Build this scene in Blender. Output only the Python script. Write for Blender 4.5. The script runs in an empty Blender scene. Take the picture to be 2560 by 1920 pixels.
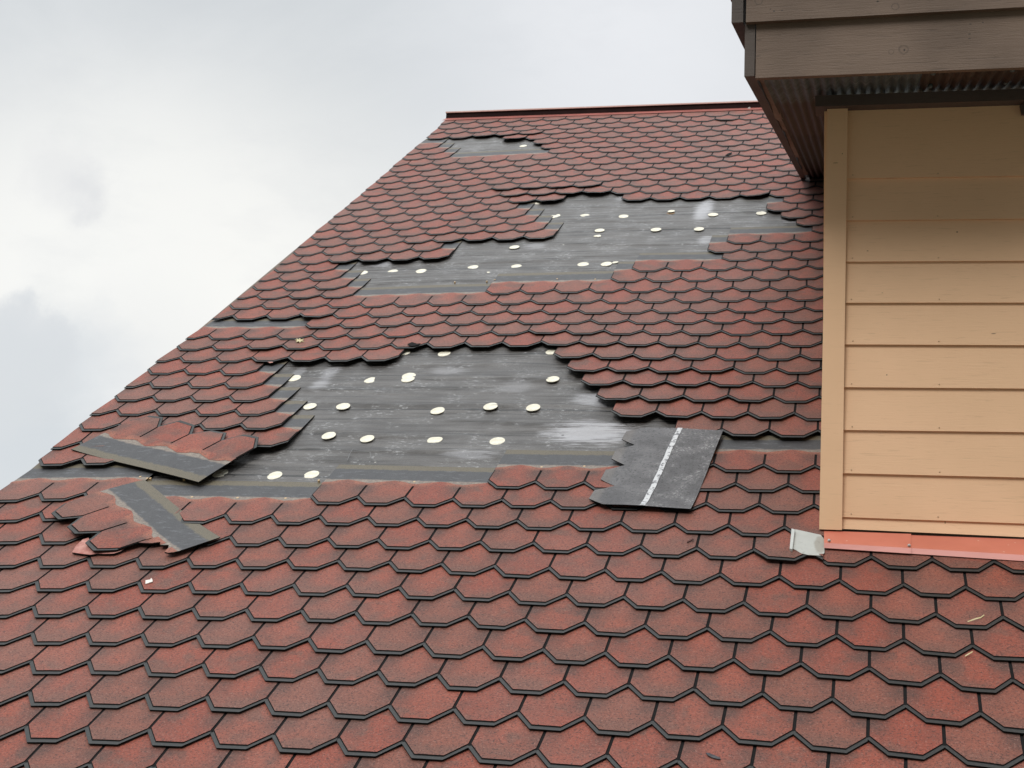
import bpy, math, random
import numpy as np
rad = math.radians
random.seed(7); RNG = np.random.default_rng(11)
S = 0.25                      # one shingle tab is 0.25 m wide
ZC = 6.0                      # the camera stands 6 m above the ground (on a scaffold or upper floor)
CAL= [3564.6821225, -0.1694449, 0.0011984, -0.2379012, -6.8164038, 20.3171019, -1.8373052, 0.8800338, 0.5549928]
KC= [0.0089, -0.2332, -0.0082, 0.2327, -0.1036, 0.0511, -0.1129, 0.1392, 0.5166, 0.0253, -0.2698, 0.1341, 0.3795, -0.1684, -0.4145, 0.04, -0.214, -0.2802, -0.1439, -0.229]
KR= [-0.0363, 0.3097, 0.7071, -0.3595, -0.2852, 0.4296, 0.1977, -0.3145, -2.0762, -0.6278, 1.4382, -0.6411, -1.6053, 0.0756, 1.843, -0.0721, 0.5773, 1.6403, 0.5926, 1.2339]
RES=[ (-6,0,-39,147),(-5,0,-31,53),(-4,0,-17,36),(-3,0,-24,18),(-2,0,-13,-28),(-1,0,3,-25),(0,0,9,21),(1,0,11,12),(2,0,26,-13),(3,0,25,-21),(4,0,23,-30),(5,0,30,-65),(6,0,19,-32),(7,0,20,-7),(8,0,2,12),(9,0,-46,81),(-5.5,-1,-62,197),(-4.5,-1,-26,81),(-3.5,-1,11,38),(-2.5,-1,21,19),(-1.5,-1,28,6),(-0.5,-1,6,14),(-6.5,1,-42,113),(-5.5,1,-20,10),(-4.5,1,1,-1),(-3.5,1,10,-13),(-2.5,1,4,6),(-1.5,1,6,24),(-0.5,1,-16,21),(0.5,1,-1,39),(1.5,1,3,-16),(2.5,1,6,-27),(3.5,1,3,17),(4.5,1,2,12),(5.5,1,0,-34),(6.5,1,2,19),(7.5,1,4,-29),(8.5,1,-6,54),(-7,2,-21,20),(-6,2,-30,-24),(-5,2,1,-71),(-4,2,26,-47),(-3,2,6,-23),(-2,2,-12,27),(-1,2,-5,-26),(0,2,-28,62),(1,2,-18,4),(2,2,-20,57),(3,2,-4,-43),(4,2,-14,-6),(5,2,-3,-43),(6,2,-13,2),(7,2,8,4),(8,2,15,8),(9,2,-18,73),(-7.5,3,-28,-18),(-6.5,3,-1,-112),(-5.5,3,30,-169),(-4.5,3,-6,-96),(-3.5,3,4,-31),(-2.5,3,12,-31),(-1.5,3,-17,18),(-0.5,3,-34,28),(0.5,3,-35,12),(1.5,3,-35,-2),(2.5,3,-24,-54),(3.5,3,-27,-30),(4.5,3,-28,-39),(5.5,3,-35,-61),(6.5,3,8,11),(7.5,3,-4,-51),(8.5,3,-15,9),(-1,4,-19,25),(0,4,1,-2),(1,4,-3,-13),(2,4,2,-67),(3,4,-9,-28),(4,4,-12,-43),(5,4,-2,-17),(6,4,19,-32),(7,4,10,-54),(8,4,11,-70),(9,4,-6,24),(-8.5,5,73,-79),(-7.5,5,84,-140),(-6.5,5,80,-168),(-5.5,5,98,-133),(-4.5,5,58,-85),(-3.5,5,39,-23),(-2.5,5,26,12),(-1.5,5,9,17),(-0.5,5,2,42),(0.5,5,1,34),(1.5,5,-3,60),(2.5,5,9,8),(3.5,5,7,-9),(4.5,5,6,-50),(5.5,5,31,-30),(6.5,5,32,5),(7.5,5,30,-103),(8.5,5,14,-102),(-5,6,30,-141),(-4,6,21,-85),(-3,6,12,-58),(-2,6,26,-43),(-1,6,28,-9),(0,6,23,-11),(1,6,9,23),(2,6,2,57),(3,6,13,42),(4,6,9,47),(5,6,17,-22),(-9,6,88,-11),(-5.5,7,15,-68),(-4.5,7,24,-59),(-3.5,7,-9,-5),(-2.5,7,12,-1),(-1.5,7,-3,22),(-0.5,7,7,9),(0.5,7,-3,15),(1.5,7,-7,21),(2.5,7,4,66),(3.5,7,-10,129),(-9.5,7,-15,68),(-4,8,-11,-15),(-3,8,7,-3),(-2,8,3,10),(-1,8,-3,5),(0,8,-16,-1),(1,8,-25,54),(4,8,-5,48),(5,8,-20,52),(6,8,16,142),(-10,8,6,14),(-9,8,33,-56),(-0.5,9,22,-73),(0.5,9,6,-67),(1.5,9,-9,-20),(4.5,9,4,6),(5.5,9,3,101),(4,10,-40,-18),(5,10,-25,26),(6,10,-21,157),(4,12,-22,-95),(5,12,25,-138),(6,12,-8,49),(2.5,13,-14,55),(3.5,13,-22,23),(4.5,13,-11,90),(5.5,13,-18,103),(2,14,-6,45),(3,14,4,56),(4,14,-3,93),(5,14,7,73),(1.5,15,-9,36),(2.5,15,1,68),(3.5,15,-6,44),(4.5,15,-12,45),(5.5,15,-5,93),(1,16,-42,23),(2,16,-20,50),(3,16,-18,48),(4,16,-19,14),(5,16,2,3),(0.5,17,-34,188),(1.5,17,-11,84),(2.5,17,-2,15),(3.5,17,-13,6),(4.5,17,0,-10),(5.5,17,19,-36),(0,18,-14,95),(1,18,-16,142),(2,18,0,31),(3,18,-17,-46),(4,18,1,-1),(5,18,21,-30),(-0.5,19,-56,149),(0.5,19,-7,121),(1.5,19,-4,-1),(2.5,19,-9,-19),(3.5,19,8,26),(4.5,19,18,-4),(5.5,19,17,-51),(-3,20,-30,140),(-2,20,-6,13),(-1,20,-8,5),(0,20,-13,6),(1,20,8,-57),(2,20,9,-80),(3,20,-3,2),(4,20,-7,-29),(5,20,18,-42),(-2.5,21,35,-47),(-1.5,21,32,-102),(-0.5,21,46,-147),(0.5,21,39,-144),(1.5,21,29,-135),(2.5,21,13,-88),(3.5,21,13,-120),(4.5,21,-1,-91),(5.5,21,21,-159),(-3,22,39,-102),(-2,22,40,-169),(-1,22,27,-108),(0,22,15,-112),(1,22,37,-148),(2,22,22,-178),(3,22,16,-96),(4,22,7,-101),(5,22,33,-128),(-3.5,23,27,-32),(-2.5,23,13,-71),(-1.5,23,31,-99),(-0.5,23,15,-72),(0.5,23,27,-75),(1.5,23,17,-110),(2.5,23,37,-146),(3.5,23,36,-69),(4.5,23,48,-168),(1,24,-2,9),(2,24,-6,54),(3,24,-17,54),(4,24,-24,-2),(5,24,-6,-85),(1.5,25,-44,99),(2.5,25,-26,54),(3.5,25,-49,89),(4.5,25,-42,55),(5.5,25,-15,-60),(3,26,15,86),(4,26,12,17),(5,26,22,2),(2.5,27,4,-60),(3.5,27,3,-30),(4.5,27,8,15),(5.5,27,29,-124),(3,28,-12,99),(4,28,-1,15),(5,28,13,-15),(0,34,18,-22),(1,34,13,-76),(2,34,-13,-15),(3,34,-40,376),(4,34,-50,358),(5,34,-31,-34),(1.5,35,9,133),(2.5,35,14,152),(3.5,35,1,188),(4.5,35,12,31),(1,36,21,156),(2,36,5,190),(3,36,-13,190),(4,36,25,123),(0.5,37,24,112),(1.5,37,4,150),(2.5,37,2,164),(3.5,37,18,66),(1,38,-4,33),(2,38,-15,63),(3,38,4,-15),(4,38,18,-43),(0.5,39,-17,47),(1.5,39,-26,19),(2.5,39,-34,88),(3.5,39,-12,-84),(0,40,13,-155),(1,40,-21,-100),(2,40,-25,-77),(3,40,-25,-109),(0.5,41,-13,-150),(1.5,41,-26,-119),(2.5,41,-21,-11),(3.5,41,13,-103),(0,42,24,-137),(1,42,9,-141),(2,42,13,-132),(3,42,19,-121),(-0.5,43,30,-194),(0.5,43,-22,-129),(1.5,43,-2,-115),(2.5,43,21,-150),(0,44,3,-112),(1,44,-10,-70),(2,44,4,-82),(-0.5,45,48,-149),(0.5,45,26,-145),(1.5,45,31,-136),(-1,46,17,-112),(0,46,42,-70),(1,46,26,19),(2,46,57,-83),(-0.5,47,15,-38),(0.5,47,23,25),(1.5,47,31,70),(2.5,47,55,-43),(-1,48,-3,64),(0,48,-3,101),(1,48,0,95),(2,48,14,-61),(-1.5,49,-45,231),(-0.5,49,-68,137),(0.5,49,-50,150),(1.5,49,-55,104),(2.5,49,-26,107),(-10.5,49,-87,183),(-9.5,49,-42,82),(-8.5,49,-17,-46),(-7.5,49,-2,-93),(-6.5,49,-30,-23),(-5.5,49,-46,47),(-4.5,49,-73,129),(-10,48,48,-106),(-9,48,16,-15),(-8,48,11,-81),(-7,48,46,-219),(-6,48,23,-85),(-5,48,12,-67),(-4,48,-34,46),(-10.5,47,31,15),(-9.5,47,37,-9),(-8.5,47,29,56),(-7.5,47,74,-173),(-6.5,47,95,-242),(-5.5,47,54,-94),(-4.5,47,30,7),(-10,46,0,-55),(-9,46,-21,36),(-6,46,33,110),(-5,46,7,99),(-4,46,0,115),(-5,42,5,200),(-4,42,-6,48),(-8.5,41,-22,26),(-7.5,41,-40,108),(-6.5,41,-20,10),(-5.5,41,-16,86),(-4.5,41,-68,338),(-3.5,41,-87,338),(-8,40,41,-75),(-7,40,45,-183),(-6,40,-3,-50),(-5,40,-29,101),(-4,40,7,4),(-3,40,9,-54),(-8.5,39,46,-103),(-7.5,39,6,-53),(-6.5,39,-7,-6),(-5.5,39,-16,-10),(-4.5,39,1,-120),(-3.5,39,27,-195),(-10,38,-5,25),(-9,38,-11,60),(-8,38,-11,106),(-7,38,-21,19),(-6,38,-44,319),(-5,38,6,-58),(-4,38,6,26),(-3,38,4,-40),(-10.5,37,16,56),(-9.5,37,18,27),(-8.5,37,-15,148),(-10,36,-16,86),(-9,36,-15,41),(-8,36,-37,98),(-10.5,35,1,-26),(-9.5,35,-16,17),(-8.5,35,-36,80),(-7.5,35,-41,54),(-10,34,-10,-46),(-9,34,7,31),(-8,34,-12,18),(-10.5,33,-55,82),(-9.5,33,-24,24),(-8.5,33,5,-43),(-7.5,33,-20,-10),(-10,32,-58,77),(-9,32,-5,-25),(-8,32,20,-141),(-7,32,-21,-4),(-10.5,31,-65,59),(-9.5,31,-37,11),(-8.5,31,-11,-83),(-7.5,31,12,-103),(-10,30,-10,-36),(-9,30,-3,-94),(-8,30,-26,-57),(-10.5,29,-17,14),(-9.5,29,2,-63),(-8.5,29,-39,47),(-7.5,29,-62,138),(-10,28,66,-78),(-9,28,-49,116),(-8,28,-13,31),(-7,28,-34,65),(-10.5,27,74,-156),(-9.5,27,72,-124),(-8.5,27,62,-179),(-7.5,27,79,-169),(-6.5,27,25,-96),(-10,26,95,-138),(-10.5,25,40,-30),(-9.5,25,52,-75),(-10,24,63,-95),(-9,24,65,-143),(-10.5,23,45,-46),(-9.5,23,47,-63),(-8.5,23,67,-120),(-10,22,-3,103),(-9,22,-20,75),(-8,22,22,12),(-7,22,40,-13),(-6,22,26,-39),(-10.5,21,58,-108),(-9.5,21,67,-147),(-8.5,21,54,-93),(-7.5,21,30,-87),(-6.5,21,39,-105),(-5.5,21,2,-6),(-8,20,-1,-9),(-7,20,15,-30),(-6,20,32,-24),(-5,20,-43,72),(-10.5,19,16,18),(-9.5,19,-4,31),(-8.5,19,-4,49),(-7.5,19,6,10),(-6.5,19,-14,29),(-5.5,19,6,19),(-4.5,19,-52,193),(-10,18,-40,99),(-9,18,-23,101),(-8,18,-15,81),(-7,18,-48,154),(-6,18,-20,58),(-5,18,-24,111),(-4,18,-88,232),(-10.5,17,-77,102),(-9.5,17,-57,122),(-8.5,17,-29,86),(-7.5,17,-32,99),(-6.5,17,-16,3),(-5.5,17,-33,33),(-10,16,-69,115),(-9,16,-29,127),(-10.5,15,-82,174),(-9.5,15,1,14),(-8.5,15,-10,22),(-11,14,24,-109),(-10,14,-79,34),(-9,14,-35,50),(-8,14,-18,57),(-10.5,13,-81,99),(-9.5,13,-23,34),(-8.5,13,-38,45),(-7.5,13,-68,53),(-8,12,-74,114),(-7,12,-2,48),(-11,10,101,-189),(-10,10,-25,-42),(4.5,33,-32,154),(4,32,-26,54),(5,32,-52,45),(4.5,31,-11,-30),(5.5,31,-18,-43),(5.5,29,26,13),(5,30,10,-84) ]

FPX = CAL[0]
def rotm(rx, ry, rz):
    cx, sx, cy, sy, cz, sz = np.cos(rx), np.sin(rx), np.cos(ry), np.sin(ry), np.cos(rz), np.sin(rz)
    return np.array([[cz,-sz,0],[sz,cz,0],[0,0,1]]) @ np.array([[cy,0,sy],[0,1,0],[-sy,0,cy]]) @ np.array([[1,0,0],[0,cx,-sx],[0,sx,cx]])
RC = rotm(*CAL[1:4])
CAMP = np.array([0., 0., ZC])

# ------------------------------------------------------------------ camera
sc = bpy.context.scene
cam_d = bpy.data.cameras.new('camera'); cam = bpy.data.objects.new('camera', cam_d)
sc.collection.objects.link(cam); sc.camera = cam
from mathutils import Matrix, Vector
M = Matrix.Identity(4)
right, fwd, up = RC[0], RC[1], RC[2]
for i in range(3):
    M[i][0] = right[i]; M[i][1] = up[i]; M[i][2] = -fwd[i]; M[i][3] = CAMP[i]
cam.matrix_world = M
cam_d.sensor_width = 36.0; cam_d.lens = 36.0 * FPX / 2560.0
cam_d.clip_start = 0.05; cam_d.clip_end = 5000
sc.render.resolution_x = 1024; sc.render.resolution_y = 768
sc.view_settings.view_transform = 'Standard'; sc.view_settings.look = 'None'
sc.view_settings.exposure = 0.28; sc.view_settings.gamma = 1.0

def ray(x, y):
    return RC.T @ np.array([(x - 1280) / FPX, 1.0, (960 - y) / FPX])
def atY(x, y, Y):
    d = ray(x, y); return CAMP + d * (Y / d[1])

# ------------------------------------------------------------------ node helper
class NT:
    def __init__(s, tree): s.t = tree; s.n = tree.nodes; s.l = tree.links
    def new(s, k, **kw):
        n = s.n.new(k)
        for a, b in kw.items(): setattr(n, a, b)
        return n
    def put(s, sock, v):
        if isinstance(v, bpy.types.NodeSocket): s.l.new(v, sock)
        elif v is not None: sock.default_value = v
    def m(s, op, a, b=None, c=None, clamp=False):
        n = s.new('ShaderNodeMath', operation=op, use_clamp=clamp)
        s.put(n.inputs[0], a)
        if b is not None: s.put(n.inputs[1], b)
        if c is not None: s.put(n.inputs[2], c)
        return n.outputs[0]
    def vm(s, op, a, b=None, out=0):
        n = s.new('ShaderNodeVectorMath', operation=op); s.put(n.inputs[0], a)
        if b is not None: s.put(n.inputs[1], b)
        return n.outputs[out]
    def ss(s, v, lo, hi, a=0.0, b=1.0):
        n = s.new('ShaderNodeMapRange', interpolation_type='SMOOTHSTEP')
        s.put(n.inputs['Value'], v)
        if lo > hi: lo, hi, a, b = hi, lo, b, a
        n.inputs['From Min'].default_value = lo; n.inputs['From Max'].default_value = hi
        n.inputs['To Min'].default_value = a; n.inputs['To Max'].default_value = b
        return n.outputs['Result']
    def noise(s, vec, scale, detail=2, rough=0.5, dist=0.0, out=0):
        n = s.new('ShaderNodeTexNoise'); s.put(n.inputs['Vector'], vec)
        n.inputs['Scale'].default_value = scale; n.inputs['Detail'].default_value = detail
        n.inputs['Roughness'].default_value = rough; n.inputs['Distortion'].default_value = dist
        return n.outputs[out]
    def mix(s, f, a, b, mode='MIX'):
        n = s.new('ShaderNodeMix', data_type='RGBA', blend_type=mode)
        s.put(n.inputs[0], f)
        for i, v in ((6, a), (7, b)):
            if isinstance(v, tuple) and len(v) == 3: v = (*v, 1)
            s.put(n.inputs[i], v)
        return n.outputs[2]
    def mapp(s, vec, scale=(1,1,1), loc=(0,0,0)):
        n = s.new('ShaderNodeMapping'); s.put(n.inputs['Vector'], vec)
        n.inputs['Scale'].default_value = scale; n.inputs['Location'].default_value = loc
        return n.outputs[0]
    def sep(s, v):
        n = s.new('ShaderNodeSeparateXYZ'); s.put(n.inputs[0], v); return n.outputs
    def blob(s, v2, cx, cy, rx, ry):     # 1 at the centre of an ellipse, 0 outside, in the coordinate pair (x, y)
        x, y = v2
        a = s.m('DIVIDE', s.m('SUBTRACT', x, cx), rx); b = s.m('DIVIDE', s.m('SUBTRACT', y, cy), ry)
        d = s.m('SQRT', s.m('ADD', s.m('MULTIPLY', a, a), s.m('MULTIPLY', b, b)))
        return d

# ------------------------------------------------------------------ world: overcast sky
SUN_EL, SUN_AZ = 46, 200          # azimuth measured clockwise from +Y
w = bpy.data.worlds.new('World'); sc.world = w; w.use_nodes = True
t = NT(w.node_tree); t.n.clear()
out = t.new('ShaderNodeOutputWorld'); bg = t.new('ShaderNodeBackground'); t.l.new(bg.outputs[0], out.inputs[0])
sky = t.new('ShaderNodeTexSky', sky_type='NISHITA'); sky.sun_disc = False
sky.sun_elevation = rad(SUN_EL); sky.sun_rotation = rad(SUN_AZ)
sky.air_density = 1.0; sky.dust_density = 4.0
tc = t.new('ShaderNodeTexCoord'); D = tc.outputs['Generated']
dx, dy, dz = t.sep(D)
def skydir(x, y):
    v = ray(x, y); v = v / np.linalg.norm(v); return tuple(float(k) for k in v)
base = t.ss(dz, 0.08, 0.40)
col = t.mix(base, (0.73, 0.73, 0.718), (0.52, 0.545, 0.565))
n1 = t.noise(t.mapp(D, (1, 1, 1.9)), 3.2, 7, 0.55, 0.4)
col = t.mix(t.ss(n1, 0.42, 0.68, 0, 0.35), col, (0.72, 0.73, 0.735))
wn = t.new('ShaderNodeTexNoise'); t.put(wn.inputs['Vector'], D); wn.inputs['Scale'].default_value = 9; wn.inputs['Detail'].default_value = 8; wn.inputs['Roughness'].default_value = 0.62
warp = t.vm('MULTIPLY', t.vm('SUBTRACT', wn.outputs['Color'], (0.5, 0.5, 0.5)), (0.10, 0.10, 0.10))
Dw = t.vm('ADD', D, warp)
wn2 = t.new('ShaderNodeTexNoise'); t.put(wn2.inputs['Vector'], D); wn2.inputs['Scale'].default_value = 24; wn2.inputs['Detail'].default_value = 9; wn2.inputs['Roughness'].default_value = 0.6
Dw2 = t.vm('ADD', D, t.vm('MULTIPLY', t.vm('SUBTRACT', wn2.outputs['Color'], (0.5, 0.5, 0.5)), (0.05, 0.05, 0.05)))
def cloud(col, x, y, r0, r1, c, k, soft=False):
    d = t.vm('DISTANCE', (Dw2 if soft == 2 else Dw) if soft in (False, 2) else D, skydir(x, y), out=1)
    return t.mix(t.m('MULTIPLY', t.ss(d, r1, r0), k), col, c)
col = cloud(col, 1600, 100, 0.0, 0.24, (0.70, 0.71, 0.735), 0.8, True)
col = cloud(col, 560, 720, 0.0, 0.22, (0.80, 0.795, 0.765), 0.9, True)
col = cloud(col, 300, 640, 0.0, 0.14, (0.76, 0.76, 0.73), 0.6, True)
col = cloud(col, 140, 700, 0.0, 0.21, (0.77, 0.77, 0.75), 0.9, True)
col = cloud(col, 330, 960, 0.03, 0.09, (0.70, 0.705, 0.70), 0.6, 2)
col = cloud(col, 150, 1010, 0.045, 0.085, (0.62, 0.64, 0.655), 0.75, 2)
col = cloud(col, 20, 1150, 0.06, 0.115, (0.54, 0.575, 0.605), 0.85, 2)
col = cloud(col, 60, 880, 0.026, 0.040, (0.585, 0.605, 0.625), 0.8, 2)
col = cloud(col, 20, 950, 0.030, 0.050, (0.575, 0.60, 0.62), 0.7, 2)
col = cloud(col, 290, 1000, 0.002, 0.05, (0.80, 0.795, 0.78), 0.4, 2)
col = cloud(col, 165, 450, 0.006, 0.034, (0.58, 0.585, 0.61), 0.32, 2)
col = cloud(col, 215, 480, 0.002, 0.020, (0.55, 0.56, 0.585), 0.38, 2)
n2 = t.noise(t.mapp(D, (1, 1, 2.2)), 14, 6, 0.6)
col = t.mix(t.ss(n2, 0.45, 0.75, 0, 0.14), col, (0.50, 0.52, 0.55))
# the cloud cover is brighter overhead than near the horizon, and dark below it
over = t.ss(dz, 0.42, 0.95, 1.0, 3.1)
# low sky behind the viewer dimmed to darken the wall under the eave
back = t.m('MULTIPLY', t.ss(dy, 0.15, -0.25), t.ss(dz, 0.80, 0.36))
over = t.m('MULTIPLY', over, t.m('SUBTRACT', 1.0, t.m('MULTIPLY', back, 0.80)))
low = t.ss(dz, -0.02, 0.02, 0.25, 1.0)
col = t.vm('SCALE', col); col.node.inputs['Scale'].default_value = 1.0
t.l.new(t.m('MULTIPLY', over, low), col.node.inputs['Scale'])
# thin share of the clear-sky light coming through (sky texture at about 0.08)
sk = t.vm('SCALE', sky.outputs[0]); sk.node.inputs['Scale'].default_value = 0.06
fin = t.mix(0.06, col, sk)
t.l.new(fin, bg.inputs['Color']); bg.inputs['Strength'].default_value = 1.06

sun_d = bpy.data.lights.new('sun', 'SUN'); sun_d.energy = 1.5; sun_d.angle = rad(25); sun_d.color = (1.0, 0.965, 0.92)
sun = bpy.data.objects.new('sun', sun_d); sc.collection.objects.link(sun)
az, el = rad(SUN_AZ), rad(SUN_EL)
sdir = Vector((math.sin(az) * math.cos(el), math.cos(az) * math.cos(el), math.sin(el)))
sun.rotation_euler = sdir.to_track_quat('Z', 'Y').to_euler(); sun.location = (0, -5, 15)
# ------------------------------------------------------------------ roof coordinates
O3 = np.array(CAL[4:7]) * S + CAMP      # on the visible faces of the shingles; shifted down to the deck below
EW = CAL[7] * S; TH = CAL[8]
U1 = np.array([1., 0, 0]); U2 = np.array([0, math.cos(TH), math.sin(TH)]); NN = np.array([0, -math.sin(TH), math.cos(TH)])
O3 = O3 - NN * 0.035
RES_A = np.array(RES, float)
def _basis(c, r):
    a = (c + 2.5) / 9; b = (r - 24) / 26
    return np.stack([a**i * b**j for i in range(5) for j in range(6) if i + j <= 5], -1)
def _warp(c, r):
    c = np.asarray(c, float); r = np.asarray(r, float)
    rr = np.clip(r, -1.5, 49.5)
    cmax = np.interp(rr, [0, 8, 12, 33, 40, 50], [9.0, 7.0, 6.2, 6.0, 4.2, 2.8])
    cc = np.clip(c, -11.0, cmax)
    b = _basis(cc, rr); dc = b @ np.array(KC); dr = b @ np.array(KR)
    # local irregularity of the laid courses
    q0 = (cc[..., None] - RES_A[:, 0]) / 1.3; q1 = (rr[..., None] - RES_A[:, 1]) / 0.75
    wt = np.exp(-0.5 * (q0**2 + q1**2)); sw = wt.sum(-1) + 0.25
    dc = dc + (wt @ RES_A[:, 2]) / sw / 1000; dr = dr + (wt @ RES_A[:, 3]) / sw / 1000
    return dc, dr
GC = np.arange(-12, 10.01, 0.5); GR = np.arange(-9, 53.01, 0.5)
_gc, _gr = np.meshgrid(GC, GR, indexing='ij')
WDC, WDR = _warp(_gc, _gr)
def warp(c, r):
    i = np.clip((c + 12) / 0.5, 0, len(GC) - 1.001); j = np.clip((r + 9) / 0.5, 0, len(GR) - 1.001)
    i0 = int(i); j0 = int(j); fi = i - i0; fj = j - j0
    o = []
    for G in (WDC, WDR):
        o.append((G[i0, j0] * (1 - fi) + G[i0 + 1, j0] * fi) * (1 - fj) + (G[i0, j0 + 1] * (1 - fi) + G[i0 + 1, j0 + 1] * fi) * fj)
    return o
def zsc(r, z):                   # the upper courses lie flatter, with less build-up of layers
    q = min(1.0, max(0.0, (r - 8) / 22)); k = 1 - 0.38 * q * q * (3 - 2 * q)
    return 0.035 + (z - 0.035) * k
def RP(c, r, z=0.0):             # column, course -> point z above the roof deck
    dc, dr = warp(c, r); z = zsc(r, z)
    return O3 + (c + dc) * S * U1 + (r + dr + 1) * EW * U2 + z * NN
def PP(u, s, z=0.0):             # plain metric roof coordinates, in metres along the course and up the slope
    return O3 + u * U1 + s * U2 + z * NN
def onroof(x, y, z=0.0):         # roof point seen at a place of the photo -> (u, s) metres
    d = ray(x, y); o = O3 + z * NN
    k = np.dot(o - CAMP, NN) / np.dot(d, NN); p = CAMP + d * k - O3
    return float(p @ U1), float(p @ U2)

# ------------------------------------------------------------------ scene helpers
COL = sc.collection
class MB:
    def __init__(s): s.v = []; s.f = []; s.mi = []; s.uv = []; s.rn = []
    def face(s, pts, mi=0, uv=None, rn=0.0):
        b = len(s.v); s.v += [tuple(map(float, p)) for p in pts]; s.f.append(tuple(range(b, b + len(pts)))); s.mi.append(mi)
        s.uv += (uv if uv else [(0., 0.)] * len(pts)); s.rn += [rn] * len(pts)
    def box(s, o, ax, ay, az, mi=0):       # corner and three edge vectors
        o = np.array(o, float); ax = np.array(ax, float); ay = np.array(ay, float); az = np.array(az, float)
        if np.dot(np.cross(ax, ay), az) < 0: o = o + az; az = -az
        p = [o, o+ax, o+ax+ay, o+ay, o+az, o+ax+az, o+ax+ay+az, o+ay+az]
        for q in ((3,2,1,0),(4,5,6,7),(0,1,5,4),(1,2,6,5),(2,3,7,6),(3,0,4,7)): s.face([p[i] for i in q], mi)
    def hexa(s, p, mi=0):                  # eight corners, bottom four then top four
        for q in ((3,2,1,0),(4,5,6,7),(0,1,5,4),(1,2,6,5),(2,3,7,6),(3,0,4,7)): s.face([p[i] for i in q], mi)
    def prism(s, poly, off, mi=0, side=None):
        n = len(poly); poly = [np.array(p, float) for p in poly]; off = np.array(off, float)
        s.face([p + off for p in poly], mi); s.face(poly[::-1], mi)
        for i in range(n):
            j = (i + 1) % n; s.face([poly[i], poly[j], poly[j] + off, poly[i] + off], mi if side is None else side)
    def build(s, name, mats, parent=None, origin=None, weld=False, smooth=False, bevel=0):
        me = bpy.data.meshes.new(name)
        o = np.zeros(3) if origin is None else np.array(origin, float)
        me.from_pydata([tuple(np.array(v) - o) for v in s.v], [], s.f)
        if not isinstance(mats, (list, tuple)): mats = [mats]
        for m in mats: me.materials.append(m)
        me.polygons.foreach_set('material_index', s.mi)
        ul = me.uv_layers.new(name='UVMap'); ul.data.foreach_set('uv', [k for a in s.uv for k in a])
        at = me.attributes.new('rnd', 'FLOAT', 'POINT'); at.data.foreach_set('value', s.rn)
        if weld:
            import bmesh
            bm = bmesh.new(); bm.from_mesh(me); bmesh.ops.remove_doubles(bm, verts=bm.verts, dist=1e-5)
            bm.to_mesh(me); bm.free()
        if smooth: me.polygons.foreach_set('use_smooth', [True] * len(me.polygons))
        me.update()
        ob = bpy.data.objects.new(name, me); COL.objects.link(ob); ob.location = tuple(o)
        if bevel:
            md = ob.modifiers.new('bevel', 'BEVEL'); md.width = bevel; md.segments = 2; md.limit_method = 'ANGLE'
        if parent:
            ob.parent = parent
            pl = Vector((0, 0, 0)); q = parent
            while q: pl += q.location; q = q.parent
            ob.location = Vector(tuple(o)) - pl
        return ob
def tag(o, label=None, cat=None, group=None, kind=None):
    if label: o['label'] = label
    if cat: o['category'] = cat
    if group: o['group'] = group
    if kind: o['kind'] = kind
    return o

# ------------------------------------------------------------------ materials
def mat(name):
    m = bpy.data.materials.new(name); m.use_nodes = True
    t = NT(m.node_tree); p = t.n['Principled BSDF']
    return m, t, p
def bump(t, p, h, strength=0.3, dist=0.002):
    b = t.new('ShaderNodeBump'); b.inputs['Strength'].default_value = strength; b.inputs['Distance'].default_value = dist
    t.l.new(h, b.inputs['Height']); t.l.new(b.outputs[0], p.inputs['Normal'])
def objc(t): return t.new('ShaderNodeTexCoord').outputs['Object']
def uvc(t): return t.new('ShaderNodeTexCoord').outputs['UV']
def rnd(t):
    a = t.new('ShaderNodeAttribute'); a.attribute_name = 'rnd'; return a.outputs['Fac']

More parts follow.
